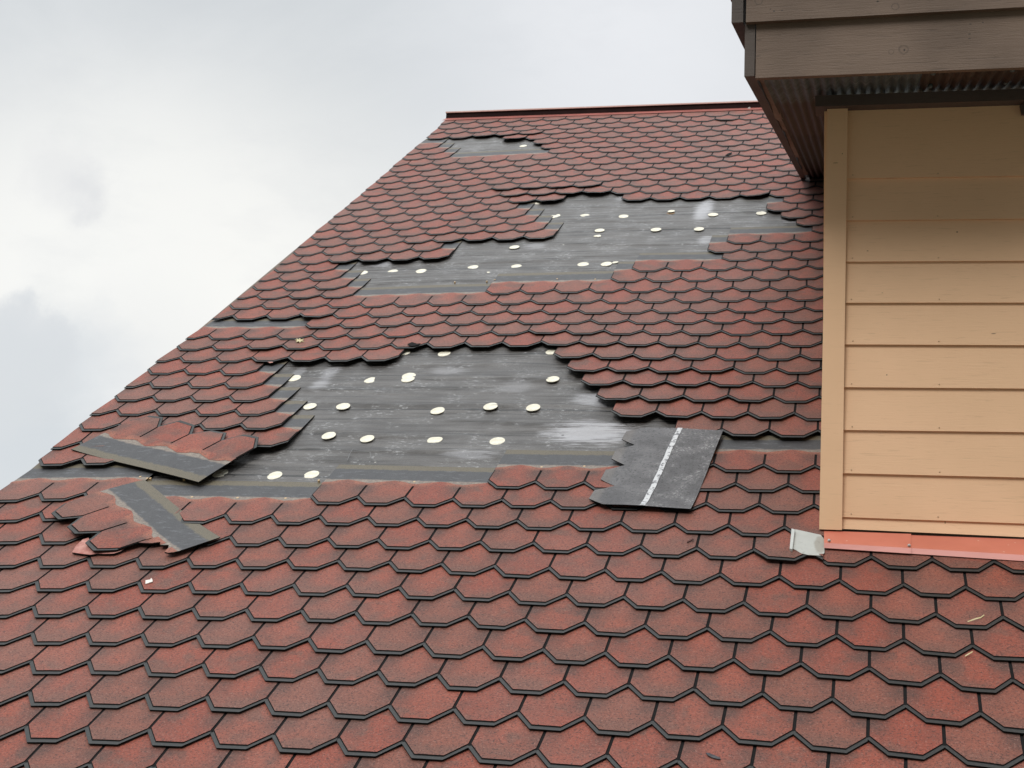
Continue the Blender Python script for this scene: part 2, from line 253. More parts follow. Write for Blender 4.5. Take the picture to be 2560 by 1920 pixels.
def granule(t, oc, col, amt=0.55):
    """mineral granules: dark and light specks over a colour"""
    g = t.noise(oc, 115, 4, 0.85)
    col = t.mix(t.ss(g, 0.50, 0.38, 0, amt), col, (0.028, 0.016, 0.014))
    g2 = t.noise(t.mapp(oc, loc=(3, 1, 7)), 110, 4, 0.85)
    col = t.mix(t.ss(g2, 0.54, 0.68, 0, amt * 0.6), col, (0.36, 0.20, 0.16))
    return col, g
def red_material(name, fresh=0.0):
    m, t, p = mat(name); oc = objc(t); uv = t.sep(uvc(t)); a, b = uv[0], uv[1]; r = rnd(t)
    n = t.noise(oc, 7.0, 3, 0.55); n3 = t.noise(t.mapp(oc, loc=(5, 2, 1)), 1.1, 2, 0.5)
    red = t.mix(r, (0.245, 0.048, 0.026), (0.315, 0.076, 0.042))
    # blended colouring of the granules: redder in the upper middle of a tab, browner by the slots, partly as painted shade
    aa = t.m('ABSOLUTE', a)
    edge = t.m('MULTIPLY', t.ss(aa, 0.04, 0.44), t.ss(b, -0.32, 0.38))
    edge = t.m('MULTIPLY', edge, t.ss(t.noise(t.vm('ADD', oc, (0, 0, 9)), 4.3, 2), 0.30, 0.56))
    lowp = t.m('MULTIPLY', t.ss(b, 0.35, -0.30), t.ss(t.m('ADD', n, t.m('MULTIPLY', r, 0.3)), 0.42, 0.74))
    br = t.m('MULTIPLY', lowp, 0.75)
    br = t.m('MAXIMUM', br, t.m('MULTIPLY', t.ss(n, 0.51, 0.68), 0.65))
    X_ = t.sep(oc)[0]
    br = t.m('MAXIMUM', br, t.m('MULTIPLY', t.ss(t.m('ADD', r, t.m('MULTIPLY', n, .8)), 0.80, 1.35), 0.45))
    br = t.m('MINIMUM', t.m('ADD', br, t.m('MULTIPLY', t.ss(X_, 1.2, -0.6), 0.20)), 0.88)
    col = t.mix(br, red, (0.125, 0.058, 0.042))
    col = t.mix(t.m('MULTIPLY', edge, 0.92), col, (0.078, 0.038, 0.029))  # sooty smudge, in part painted shade below the course above
    # pale weathered film
    col = t.mix(t.m('MULTIPLY', t.ss(n3, 0.42, 0.66), 0.25), col, (0.23, 0.115, 0.092))
    # unweathered granules where the next course used to lie (its lower edge followed the tab outline)
    cl = t.ss(aa, 0.0, 0.27, 0.90, 0.52)
    wv = t.m('SUBTRACT', t.m('ADD', b, t.m('MULTIPLY', t.m('SUBTRACT', t.noise(oc, 20, 2), 0.5), 0.12)), cl)
    col = t.mix(t.ss(wv, 0.0, 0.22, 0, 0.55), col, (0.36, 0.125, 0.072))
    col, g = granule(t, oc, col, 0.9)
    t.l.new(col, p.inputs['Base Color']); p.inputs['Roughness'].default_value = 0.66
    p.inputs['Sheen Weight'].default_value = 0.10; p.inputs['Sheen Roughness'].default_value = 0.45; p.inputs['Sheen Tint'].default_value = (1.0, 0.72, 0.66, 1)
    p.inputs['Specular IOR Level'].default_value = 0.34
    bump(t, p, t.noise(oc, 150, 4, 0.75), 0.8, 0.003)
    return m
RED = red_material('red_granules')
def dark_material():
    m, t, p = mat('dark_asphalt'); oc = objc(t); uv = t.sep(uvc(t)); a, b = uv[0], uv[1]
    n = t.noise(oc, 30, 3, 0.6); j = t.m('MULTIPLY', t.m('SUBTRACT', n, 0.5), 0.16)
    bb = t.m('ADD', b, j)
    band = t.mix(t.noise(oc, 9, 2), (0.013, 0.014, 0.013), (0.026, 0.027, 0.025))
    head = t.mix(t.noise(t.mapp(oc, (3, 1, 1)), 6, 3), (0.030, 0.030, 0.033), (0.060, 0.060, 0.063))
    head = t.mix(t.m('MULTIPLY', t.ss(t.noise(t.mapp(oc, (2, 5, 5)), 7, 5, 0.7), 0.53, 0.70), 0.45), head, (0.16, 0.165, 0.18))
    olive = t.mix(t.noise(oc, 180, 2, 0.7), (0.05, 0.045, 0.032), (0.165, 0.135, 0.085))
    fringe = t.mix(t.noise(oc, 60, 2), (0.09, 0.06, 0.05), (0.30, 0.26, 0.21))
    col = t.mix(t.ss(bb, 0.2, 0.5), band, (0.020, 0.018, 0.017))
    col = t.mix(t.ss(bb, 0.70, 0.74), col, fringe)
    col = t.mix(t.ss(bb, 0.93, 1.00), col, head)
    col = t.mix(t.ss(bb, 1.56, 1.64), col, olive)
    g = t.noise(oc, 150, 4, 0.8)
    col = t.mix(t.ss(g, 0.48, 0.36, 0, 0.6), col, (0.010, 0.010, 0.010))
    col = t.mix(t.ss(g, 0.58, 0.72, 0, 0.35), col, (0.17, 0.17, 0.17))
    t.l.new(col, p.inputs['Base Color']); p.inputs['Roughness'].default_value = 0.62
    p.inputs['Specular IOR Level'].default_value = 0.5
    bump(t, p, g, 0.5, 0.0016)
    return m
DARK = dark_material()
def edge_material():
    m, t, p = mat('asphalt_edge'); oc = objc(t)
    t.l.new(t.mix(t.noise(oc, 60, 2), (0.004, 0.004, 0.004), (0.012, 0.011, 0.011)), p.inputs['Base Color']); p.inputs['Roughness'].default_value = 0.9; p.inputs['Specular IOR Level'].default_value = 0.15
    return m
EDGE = edge_material()
def plain(name, c1, c2, rough=0.6, sc_=8, bs=0.2, bscale=60, bd=0.001, spec=0.5, stretch=(1, 1, 1)):
    m, t, p = mat(name); oc = t.mapp(objc(t), stretch)
    t.l.new(t.mix(t.ss(t.noise(oc, sc_, 5, 0.6), 0.3, 0.7), c1, c2), p.inputs['Base Color'])
    p.inputs['Roughness'].default_value = rough; p.inputs['Specular IOR Level'].default_value = spec
    bump(t, p, t.noise(oc, bscale, 4, 0.6), bs, bd)
    return m

# ------------------------------------------------------------------ shingle strips
NOTCH = 0.100                      # depth of the dark border below the red notch
def bot_base(d): return -NOTCH - (0.40) * min(1.0, d / 0.27)
def bot_red(d): return -0.39 * min(1.0, max(0.0, d - 0.02) / 0.262)
HEAD = 1.87; RTOP = 0.850
KZ = 0.0115; Z0 = 0.0100 + HEAD * KZ; TB = 0.0055; TR = 0.0034
def strip(mb, P, c0, c1, off, rn0, lift=None, jit=0.0040, head=HEAD, flip=False, tabs=None, ext=False):
    """shingle material between columns c0 and c1; notches at k + off; P(c, b, z) gives the point"""
    k = math.floor(c0 - off)
    while k + off < c1 - 1e-6:
        n0, n1 = k + off, k + off + 1; k += 1
        L, R_ = max(n0, c0), min(n1, c1)
        if R_ - L < 0.02: continue
        if tabs is not None and not tabs(n0): continue
        rn = random.random(); mid = (n0 + n1) / 2
        jl, jr_ = random.uniform(0, jit), random.uniform(0, jit)
        jb = random.uniform(-0.028, 0.028)
        dd = lambda c: min(c - n0, n1 - c)
        cs = sorted({L, R_, *[c for c in (n0 + .13, n0 + .27, mid, n1 - .27, n1 - .13) if L < c < R_]})
        def zz(c, b):
            z = Z0 - KZ * b
            w_ = max(0.0, (0.9 - b) / 1.4); w_ = w_ * w_
            z += w_ * (jl + (jr_ - jl) * (c - n0))
            if lift: z += lift(c, b)
            return z
        ts = [0, .10, .22, .36, .55, .78, 1]
        def bb(c, q):
            return (bot_base(dd(c)) + jb) * (1 - q) + head * q
        top = [[P(c, bb(c, q), zz(c, bb(c, q))) for c in cs] for q in ts]
        und = [[P(c, bb(c, q), zz(c, bb(c, q)) - TB) for c in cs] for q in ts]
        uv = [[(c - mid, bb(c, q)) for c in cs] for q in ts]
        nC, nT = len(cs), len(ts)
        for i in range(nT - 1):
            for j in range(nC - 1):
                mb.face([top[i][j], top[i][j+1], top[i+1][j+1], top[i+1][j]], 1, [uv[i][j], uv[i][j+1], uv[i+1][j+1], uv[i+1][j]], rn)
                mb.face([und[i][j], und[i+1][j], und[i+1][j+1], und[i][j+1]], 2)
        for j in range(nC - 1):
            mb.face([und[0][j], und[0][j+1], top[0][j+1], top[0][j]], 2)
            mb.face([und[-1][j+1], und[-1][j], top[-1][j], top[-1][j+1]], 2)
        for j, cc in ((0, L), (nC - 1, R_)):
            if abs(cc - c0) < 1e-6 or abs(cc - c1) < 1e-6 or tabs is not None:
                for i in range(nT - 1):
                    q = [und[i+1][j], und[i][j], top[i][j], top[i+1][j]]
                    mb.face(q if j == 0 else q[::-1], 2)
        # red layer
        g = 0.025
        L2 = max(L, n0 + g) if L < n0 + g else L; R2 = min(R_, n1 - g)
        if R2 - L2 < 0.03: continue
        cs2 = sorted({L2, R2, *[c for c in (n0 + .15, n0 + .282, mid, n1 - .282, n1 - .15) if L2 < c < R2]})
        def tp(c): return RTOP + 0.085 * math.cos(2 * math.pi * (c - mid)) + 0.012 * math.sin(c * 23.0 + rn * 6)
        def col_b(c):
            b0 = bot_red(dd(c)) + jb
            v = [b0, b0 + (0.25 - b0) * .45, 0.25, 0.58, 0.70, tp(c)]
            return v if head > 1 else [min(k_, head - .02 + .003 * i_) for i_, k_ in enumerate(v)]
        rows = [[(c, b_) for c, b_ in zip(cs2, col)] for col in zip(*[col_b(c) for c in cs2])]
        nR = len(rows)
        zt = [[P(c, b_, zz(c, b_) + (TR if i < nR - 1 else TR * .35)) for c, b_ in row] for i, row in enumerate(rows)]
        zb = [[P(c, b_, zz(c, b_)) for c, b_ in row] for row in rows]
        for i in range(nR - 1):
            for j in range(len(cs2) - 1):
                mb.face([zt[i][j], zt[i][j+1], zt[i+1][j+1], zt[i+1][j]], 0, [(cs2[j]-mid, rows[i][j][1]), (cs2[j+1]-mid, rows[i][j+1][1]), (cs2[j+1]-mid, rows[i+1][j+1][1]), (cs2[j]-mid, rows[i+1][j][1])], rn)
        for j in range(len(cs2) - 1):
            mb.face([zb[0][j], zb[0][j+1], zt[0][j+1], zt[0][j]], 2)
            ca, cb_ = cs2[j], cs2[j+1]; ba, bb2 = rows[0][j][1], rows[0][j+1][1]; lw = 0.026
            mb.face([P(ca, ba - lw, zz(ca, ba - lw) + .0004), P(cb_, bb2 - lw, zz(cb_, bb2 - lw) + .0004), P(cb_, bb2, zz(cb_, bb2) + .0004), P(ca, ba, zz(ca, ba) + .0004)], 2)
        for i in range(3):
            mb.face([zb[i+1][0], zb[i][0], zt[i][0], zt[i+1][0]], 2)
            mb.face([zb[i][-1], zb[i+1][-1], zt[i+1][-1], zt[i][-1]], 2)
        for (a0, a1) in ((L, L2), (R2, R_)):      # bare dark slot
            if a1 - a0 > 1e-4:
                for b0_, b1_ in ((-.03, .25), (.25, .60)):
                    mb.face([P(a0, b0_, zz(a0, b0_) + .0005), P(a1, b0_, zz(a1, b0_) + .0005), P(a1, b1_, zz(a1, b1_) + .0005), P(a0, b1_, zz(a0, b1_) + .0005)], 2)
        # the uncut red part above the slots
        for (a0, a1) in ((L, L2), (R2, R_)):
            if a1 - a0 > 1e-4:
                bs = [0.60, 0.70]
                pts = lambda b_, z_: (P(a0, b_, zz(a0, b_) + z_), P(a1, b_, zz(a1, b_) + z_))
                p0, p1 = pts(0.60, TR), pts(0.70, TR); bt = tp((a0 + a1) / 2)
                p2 = pts(bt, TR * .35)
                mb.face([p0[0], p0[1], p1[1], p1[0]], 0, [(-.5, .6), (-.5, .6), (-.5, .7), (-.5, .7)], rn)
                mb.face([p1[0], p1[1], p2[1], p2[0]], 0, [(-.5, .7), (-.5, .7), (-.5, bt), (-.5, bt)], rn)

# which columns each course still covers (the storm took the rest)
LE, RE = -11.0, 9.6
full = [(LE, RE)]
present = {r: full for r in range(-8, 50)}
def miss(r, *iv): present[r] = list(iv)
miss(8, (LE, -8.0), (-4.0, RE)); miss(9, (-.5, RE)); miss(10, (LE, -8.4), (3.0, RE)); miss(11, (LE, -5.5))
miss(12, (LE, -6.0), (3.0, RE)); miss(13, (LE, -6.5), (1.5, RE)); miss(14, (LE, -7.0), (1.0, RE)); miss(15, (LE, -7.5), (.5, RE))
miss(16, (LE, -8.0), (0.0, RE)); miss(17, (LE, -4.5), (-.5, RE))
miss(20, (-8.0, RE))
miss(23, (LE, -7.5), (-3.5, RE)); miss(24, (LE, -8.0), (0.0, RE)); miss(25, (LE, -8.5), (.5, RE)); miss(26, (LE, -9.0), (3.0, RE))
miss(27, (LE, -5.5), (2.5, RE)); miss(28, (LE, -6.0), (3.0, RE)); miss(29, (LE, -2.5), (5.5, RE)); miss(30, (LE, -3.0), (5.0, RE))
miss(31, (LE, -3.5), (4.5, RE)); miss(32, (LE, -4.0), (4.0, RE)); miss(33, (LE, -4.5), (4.5, RE)); miss(34, (LE, -3.0), (-1.0, RE))
miss(42, (LE, -9.0), (-5.0, RE)); miss(43, (LE, -9.5), (-5.5, RE)); miss(44, (LE, -10.0), (-6.0, RE)); miss(45, (-7.5, RE))
# strips whose lower edge the wind has lifted: course, from, to, lift at the two ends (m)
lifted = [(13,1.5,5.5,.016,.006),(14,1,5,.018,.008),(15,.5,4.5,.020,.006),(16,0,4,.018,.010),(17,-.5,3.5,.016,.004),(18,-1,3,.014,.005),
          (19,-1.5,1.5,.012,.003),(12,3,5,.004,.004),(27,-9.5,-5.5,.020,.014),(29,-7.5,-2.5,.010,.006),(30,-7,-3,.008,.005),(28,-9,-6,.012,.004),
          (35,-5.5,-1.5,.020,.030),(36,-6,-2,.022,.030),(34,-5,-3,.010,.026),(34,3,4,.012,.034),(23,-9.5,-7.5,.006,.004),(24,-9,-8,.005,.004),
          (21,-8.5,-7.5,.022,.016),(20,-8,-7,.012,.004),(17,-8.5,-4.5,.006,.006),(18,-9,-7,.014,.008),(46,-9,-6,.016,.022),(45,-7.5,-6.5,.030,.034),(44,-6,-5,.012,.008),
          (48,1,2,.022,.004),(12,-8,-6,.006,.010),(11,-7.5,-5.5,.006,.006),(31,4.5,5.5,.010,.006),(32,4,5,.012,.008),(28,3,4,.006,.003),(6,5,6.2,.014,.012)]

HB = (1.6, 9.0, 0.0)
house = bpy.data.objects.new('house', None); COL.objects.link(house); house.location = HB; house.empty_display_size = 0.5
tag(house, 'house with storm damaged red hexagonal shingle roof and a tan clapboard dormer at its right', 'house')

def fw(r): return lambda c, b, z: RP(c, r + b, z)
def cut(iv, holes):
    out_ = [iv]
    for h0, h1 in holes:
        nx = []
        for a, b in out_:
            if h1 <= a or h0 >= b: nx.append((a, b)); continue
            if a < h0: nx.append((a, h0))
            if h1 < b: nx.append((h1, b))
        out_ = nx
    return out_
cover = MB()
RMAX = 49
def cmax_at(r):       # the dormer roof and walls stand on the columns to the right of this
    return RE if r < 6.5 else 6.35 if r < 44 else RE
for r in range(-8, RMAX + 1):
    off = 0.5 * (r % 2)
    lf = [(a, b) for q, a, b, _, _ in lifted if q == r]
    ivs = present[r] if r != 6 else [(LE, 6.2), (6.2, RE)]
    for iv in ivs:
        if r > 6 and iv[0] >= 6.45: continue
        c1 = min(iv[1], RE if r <= 6 else 6.45)
        for a, b in cut((iv[0], c1), lf):
            a2 = a + (random.uniform(-.015, .015) if a == LE else 0)
            strip(cover, fw(r), a2, b, off, r, head=(0.62 if r == 6 and a >= 6.2 else HEAD))
cov = cover.build('shingle_covering', [RED, DARK, EDGE], house)
tag(cov, 'red hexagonal bitumen shingles with dark borders, torn away in places')
for q, a, b, l0, l1 in lifted:
    mb = MB(); off = 0.5 * (q % 2)
    def lift(c, bq, a=a, b=b, l0=l0, l1=l1):
        w_ = max(0.0, (1.15 - bq) / 1.6); w_ = w_ ** 1.6
        s_ = min(1, max(0, (c - a) / (b - a)))
        return w_ * (l0 + (l1 - l0) * s_) * (0.85 + 0.15 * math.sin(c * 5.1))
    strip(mb, fw(q), a, b, off, q, lift)
    mb.build('lifted_shingle', [RED, DARK, EDGE], house)

# little torn gaps in the covering, their dark laid on as black patches
for pts in ([(1813,389),(1820,384),(1830,381),(1829,385),(1821,389)], [(1019,861),(1030,856),(1042,860),(1052,859),(1045,864),(1030,866),(1022,865)]):
    P_ = [PP(*onroof(x, y, .042), .042) for x, y in pts]; mb = MB(); mb.prism(P_[::-1], NN * .003)
    mb.build('torn_gap_patch', EDGE, cov, origin=P_[0])

# ------------------------------------------------------------------ underlayment with wrinkles, and the deck below it
def under_material():
    m, t, p = mat('roofing_felt'); oc = objc(t); uv = t.sep(uvc(t)); u, s_ = uv[0], uv[1]
    U = t.new('ShaderNodeCombineXYZ'); t.l.new(u, U.inputs[0]); t.l.new(s_, U.inputs[1]); UV = U.outputs[0]
    n = t.noise(t.mapp(UV, (0.6, 4, 1)), 3.0, 5, 0.6)
    col = t.mix(t.ss(n, 0.3, 0.7), (0.045, 0.041, 0.038), (0.100, 0.093, 0.087))
    # warm dusty tone on the upper part of the roof
    hi = t.ss(s_, 5.0, 8.0)
    col = t.mix(t.m('MULTIPLY', hi, 0.6), col, t.mix(t.noise(t.mapp(UV, (0.5, 6, 1)), 4, 4), (0.050, 0.045, 0.040), (0.115, 0.106, 0.098)))
    # lap seams
    for (x0, y0) in ((1110, 1027), (1100, 889), (780, 1193), (1182, 676), (1640, 580), (1462, 547)):
        sv = onroof(x0, y0)[1]
        wob = t.m('ADD', s_, t.m('MULTIPLY', t.m('SUBTRACT', t.noise(UV, 1.3, 2), 0.5), 0.04))
        d = t.m('ABSOLUTE', t.m('SUBTRACT', wob, sv))
        col = t.mix(t.ss(d, 0.013, 0.005, 0, 0.9), col, (0.010, 0.010, 0.010))
    # dark lines painted for the shade of creases along the felt
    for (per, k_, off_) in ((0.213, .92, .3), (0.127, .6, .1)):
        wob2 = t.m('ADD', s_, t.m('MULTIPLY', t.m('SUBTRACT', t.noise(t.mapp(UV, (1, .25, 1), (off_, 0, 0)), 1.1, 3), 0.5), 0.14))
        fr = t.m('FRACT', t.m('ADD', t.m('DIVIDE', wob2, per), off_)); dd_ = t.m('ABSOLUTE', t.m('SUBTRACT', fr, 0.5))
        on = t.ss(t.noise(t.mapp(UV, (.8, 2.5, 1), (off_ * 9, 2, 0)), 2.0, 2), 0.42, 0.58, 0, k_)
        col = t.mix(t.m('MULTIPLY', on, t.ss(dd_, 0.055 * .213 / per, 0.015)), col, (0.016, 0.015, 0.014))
    # whitish specks, then the glare of wet felt painted as pale patches
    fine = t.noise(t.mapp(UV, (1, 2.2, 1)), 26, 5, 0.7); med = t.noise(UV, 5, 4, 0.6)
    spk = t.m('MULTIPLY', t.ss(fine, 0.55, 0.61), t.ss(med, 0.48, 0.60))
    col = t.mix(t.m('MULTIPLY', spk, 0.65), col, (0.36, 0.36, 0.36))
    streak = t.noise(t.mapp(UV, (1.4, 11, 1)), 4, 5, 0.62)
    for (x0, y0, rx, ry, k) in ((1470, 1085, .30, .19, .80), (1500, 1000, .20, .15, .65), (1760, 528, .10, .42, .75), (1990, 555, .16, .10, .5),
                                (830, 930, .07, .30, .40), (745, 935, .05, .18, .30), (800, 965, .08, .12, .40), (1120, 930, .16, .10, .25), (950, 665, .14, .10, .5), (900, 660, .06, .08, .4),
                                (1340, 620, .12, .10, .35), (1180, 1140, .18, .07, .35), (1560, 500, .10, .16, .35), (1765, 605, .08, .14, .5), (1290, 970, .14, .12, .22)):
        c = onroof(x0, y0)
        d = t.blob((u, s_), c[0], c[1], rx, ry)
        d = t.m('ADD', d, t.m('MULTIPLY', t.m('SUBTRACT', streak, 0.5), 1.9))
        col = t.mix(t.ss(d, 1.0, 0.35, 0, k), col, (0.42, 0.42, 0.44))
    # small black nail heads and chips
    v = t.new('ShaderNodeTexVoronoi'); t.l.new(UV, v.inputs['Vector']); v.inputs['Scale'].default_value = 5.5
    col = t.mix(t.ss(v.outputs['Distance'], 0.055, 0.035, 0, 0.8), col, (0.010, 0.009, 0.008))
    v2 = t.new('ShaderNodeTexVoronoi'); t.l.new(t.mapp(UV, loc=(.3, .7, 0)), v2.inputs['Vector']); v2.inputs['Scale'].default_value = 4.0
    col = t.mix(t.ss(v2.outputs['Distance'], 0.035, 0.022, 0, 0.8), col, (0.45, 0.43, 0.38))
    t.l.new(col, p.inputs['Base Color'])
    t.l.new(t.ss(med, 0.35, 0.7, 0.50, 0.34), p.inputs['Roughness'])
    bump(t, p, t.m('ADD', t.m('MULTIPLY', t.noise(UV, 60, 4, 0.7), 0.25), t.noise(t.mapp(UV, (0.5, 7, 1)), 3.5, 4, 0.55)), 0.9, 0.028)
    return m
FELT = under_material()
mb = MB()
ph = RNG.uniform(0, 6.28, 40)
us = np.arange(-11.0, 7.61, 0.14); rs = np.arange(-8, 51.2, 0.075)
laps = sorted(onroof(x0, y0)[1] for x0, y0 in ((1110, 1027), (1100, 889), (780, 1193), (1182, 676), (1640, 580), (1462, 547)))
def covered(c, r):
    for q in range(int(math.ceil(r - HEAD)), int(math.floor(r + .5)) + 1):
        for a_, b_ in present.get(q, []):
            if a_ - .05 <= c <= b_ + .05 and q - .5 < r < q + HEAD: return True
    return r > 50
def bare(c, r):
    n = 0
    for dc_ in (-.3, 0, .3):
        for dr_ in (-.35, 0, .35): n += not covered(c + dc_, r + dr_)
    return 0.0 if covered(c, r) else max(0.0, n / 9 - .3) / .7
def wrinkle(c, r):
    bz = bare(c, r); z = 0.0008
    for k, (per, amp, st) in enumerate(((0.97, 1.0, .075), (1.63, .7, .05), (0.41, .28, .16))):
        q = r / per + 0.16 * math.sin(c * .45 + ph[k]) + 0.07 * math.sin(c * 1.5 + ph[k + 4]) + ph[k + 12]
        fq = q - math.floor(q); row_ = math.floor(q)
        m_ = 0.5 + 0.5 * math.sin(c * (.55 + .17 * k) + row_ * 2.4 + ph[k + 16])
        prof = fq / st if fq < st else ((1 - fq) / (1 - st)) ** 1.7
        z += 0.014 * amp * (.15 + .85 * m_) * prof * (0.10 + 0.90 * bz) * (1 if bz > 0 else 0.10)
    return z
grid = {}
for i, c in enumerate(us):
    for j, r in enumerate(rs):
        p = RP(c, r, wrinkle(c, r)); grid[i, j] = p
V = [grid[i, j] for i in range(len(us)) for j in range(len(rs))]
nj = len(rs)
F = [(i*nj+j, (i+1)*nj+j, (i+1)*nj+j+1, i*nj+j+1) for i in range(len(us)-1) for j in range(nj-1)]
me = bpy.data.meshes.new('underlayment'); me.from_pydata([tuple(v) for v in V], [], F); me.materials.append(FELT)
ul = me.uv_layers.new(name='UVMap')
uvv = [(float((v - O3) @ U1), float((v - O3) @ U2)) for v in V]
ul.data.foreach_set('uv', [k for f in F for i in f for k in uvv[i]])
me.polygons.foreach_set('use_smooth', [True] * len(F)); me.update()
felt = bpy.data.objects.new('underlayment', me); COL.objects.link(felt); felt.parent = house; felt.location = -Vector(HB)
tag(felt, 'wrinkled dark grey roofing felt bared where shingles are gone')

# deck boards and the rear slope
WOOD = plain('rough_wood', (0.10, 0.075, 0.055), (0.17, 0.13, 0.10), 0.8, 5, 0.4, 40, 0.002, stretch=(1, 6, 6))
mb = MB()
a, b = RP(-10.9, -8), RP(7.6, -8); c, d = RP(7.6, 51.3), RP(-10.9, 51.3)
mb.prism([p - NN * 0.03 for p in (a, b, c, d)], NN * 0.025)
mb.build('roof_deck', WOOD, house)
def smooth_len(p, q): return np.linalg.norm(np.array(p) - np.array(q))
# rear slope of the roof, going down beyond the ridge
REAR = plain('rear_shingles', (0.15, 0.05, 0.04), (0.24, 0.075, 0.055), 0.8, 9)
NB = np.array([0, math.cos(TH), -math.sin(TH)])
ra, rb = RP(-11.0, 51.6), RP(9, 51.6)
mb = MB(); mb.prism([ra, rb, rb + NB * 6, ra + NB * 6], (0, 0, -0.05)); mb.build('rear_slope', REAR, house)

# ------------------------------------------------------------------ verge board, ridge cap
BROWN = plain('brown_paint', (0.085, 0.060, 0.046), (0.13, 0.093, 0.070), 0.6, 6, 0.3, 50, 0.001, stretch=(1, 1, 1))
mb = MB()
p0, p1 = RP(-10.93, -8, -0.032), RP(-10.93, 51, -0.032)
q0, q1 = RP(-10.86, -8, -0.032), RP(-10.86, 51, -0.032)
mb.hexa([p0 - [0, 0, .2], q0 - [0, 0, .2], q1 - [0, 0, .2], p1 - [0, 0, .2], p0, q0, q1, p1])
mb.build('verge_board', BROWN, house)
def metal(name, c1, c2, rough=0.45, sc_=3):
    m, t, p = mat(name); oc = objc(t)
    col = t.mix(t.ss(t.noise(oc, sc_, 4, 0.6), 0.3, 0.7), c1, c2)
    v = t.new('ShaderNodeTexVoronoi'); t.l.new(oc, v.inputs['Vector']); v.inputs['Scale'].default_value = 14
    col = t.mix(t.ss(v.outputs['Distance'], 0.07, 0.04, 0, 0.6), col, (0.75, 0.62, 0.50))
    t.l.new(col, p.inputs['Base Color']); p.inputs['Roughness'].default_value = rough
    bump(t, p, t.noise(oc, 12, 3), 0.15, 0.002)
    return m
REDM = metal('red_coated_metal', (0.27, 0.080, 0.062), (0.34, 0.105, 0.085), 0.5)
SHADE_RED = plain('shade_dark_metal', (0.012, 0.004, 0.004), (0.022, 0.008, 0.007), 0.8, 4, spec=0.15)  # upright ridge face coloured dark to stand for its shade
PINKM = plain('pale_red_metal', (0.60, 0.38, 0.34), (0.70, 0.48, 0.43), 0.5, 4)
def us_(x, y, z=0.0): u, s = onroof(x, y, z); return PP(u, s, z)
zf = 0.036
fl0, fl1 = us_(1106, 301, zf), us_(1884, 274.5, zf); fu0, fu1 = us_(1115, 296, zf + .004), us_(1890, 269.5, zf + .004)
dirr = fl1 - fl0; ext = dirr / np.linalg.norm(dirr) * 3.5
mb = MB()
mb.prism([fl0, fl1 + ext, fu1 + ext, fu0], NN * 0.002)
for k in (0.25, 0.5, 0.75, 0.98):   # little rivet-like dents along the flange
    q = fl0 * (1 - k) + fl1 * k
mb.build('ridge_flange', REDM, house)
hgt = 0.060
mb = MB()
f0, f1 = fu0 + NN * .002, fu1 + ext + NN * .002
back = np.array([0, 0.16, 0.0])
mb.hexa([f0, f1, f1 + back, f0 + back, f0 + [0, 0, hgt], f1 + [0, 0, hgt], f1 + back + [0, 0, hgt], f0 + back + [0, 0, hgt]])
rc = mb.build('ridge_cap', SHADE_RED, house, bevel=0.004)
mb = MB()
u0, u1 = f0 + [-.004, -.015, hgt], f1 + [0, -.015, hgt]
mb.hexa([u0, u1, u1 + back * 1.2, u0 + back * 1.2, u0 + [0, 0, .014], u1 + [0, 0, .014], u1 + back * 1.2 + [0, .0, .03], u0 + back * 1.2 + [0, .0, .03]])
lip = mb.build('ridge_lip', PINKM, rc)
# piece of debris caught on the flange
mb = MB(); p = us_(1871, 271, zf + .01); s1 = us_(1877, 266, .05); s2 = us_(1876, 274, .03); s3 = us_(1866, 273, .03)
mb.prism([p, s3, s2, s1], NN * 0.004)
WHT = plain('white_plastic', (0.60, 0.55, 0.50), (0.72, 0.66, 0.60), 0.6)
tag(mb.build('plastic_scrap', WHT, None, origin=p), 'tiny pale scrap caught on the red ridge flange beside the dormer eave', 'scrap')

# ------------------------------------------------------------------ fastener discs on the felt
def disc_material():
    m, t, p = mat('cream_plastic'); oc = objc(t)
    col = t.mix(t.ss(t.noise(oc, 25, 3), 0.35, 0.65), (0.62, 0.58, 0.46), (0.74, 0.71, 0.59))
    wv = t.noise(oc, 42, 1, 0.4, 1.5)
    col = t.mix(t.m('MULTIPLY', t.ss(t.m('ABSOLUTE', t.m('SUBTRACT', wv, 0.5)), 0.018, 0.006), 0.55), col, (0.35, 0.32, 0.22))
    t.l.new(col, p.inputs['Base Color']); p.inputs['Roughness'].default_value = 0.6
    bump(t, p, t.noise(oc, 60, 2), 0.3, 0.002)
    return m
CREAM = disc_material()
discs = [(1110.5,884),(1380,880),(1010,882),(735,946),(1022,940),(1020,948),(1382,948),(775,1016),(858,1016),(1094,1027),(1226.6,1016),(1333,1019),(822,1089),
 (918,1097),(1087,1100),(1243,1103),(551,1184),(687,1189),(779,1187),(1344,507.5),(1462,539),(1559,541),(1286,618),(1499,576),(1640,574),
 (1182,668.6),(1291,666),(1458,661),(1516,660),(982,679),(1053,678),(907,682),(1782.6,536.5),(1903,533),(1308,365),(1747.5,572.6)]
def felt_z(u, s):
    c, r = u / S, s / EW - 1
    for _ in range(4):
        a_, b_ = warp(c, r); c, r = u / S - a_, s / EW - 1 - b_
    return zsc(r, max(wrinkle(c + i * .1, r + j * .12) for i in (-1, 0, 1) for j in (-1, 0, 1)))
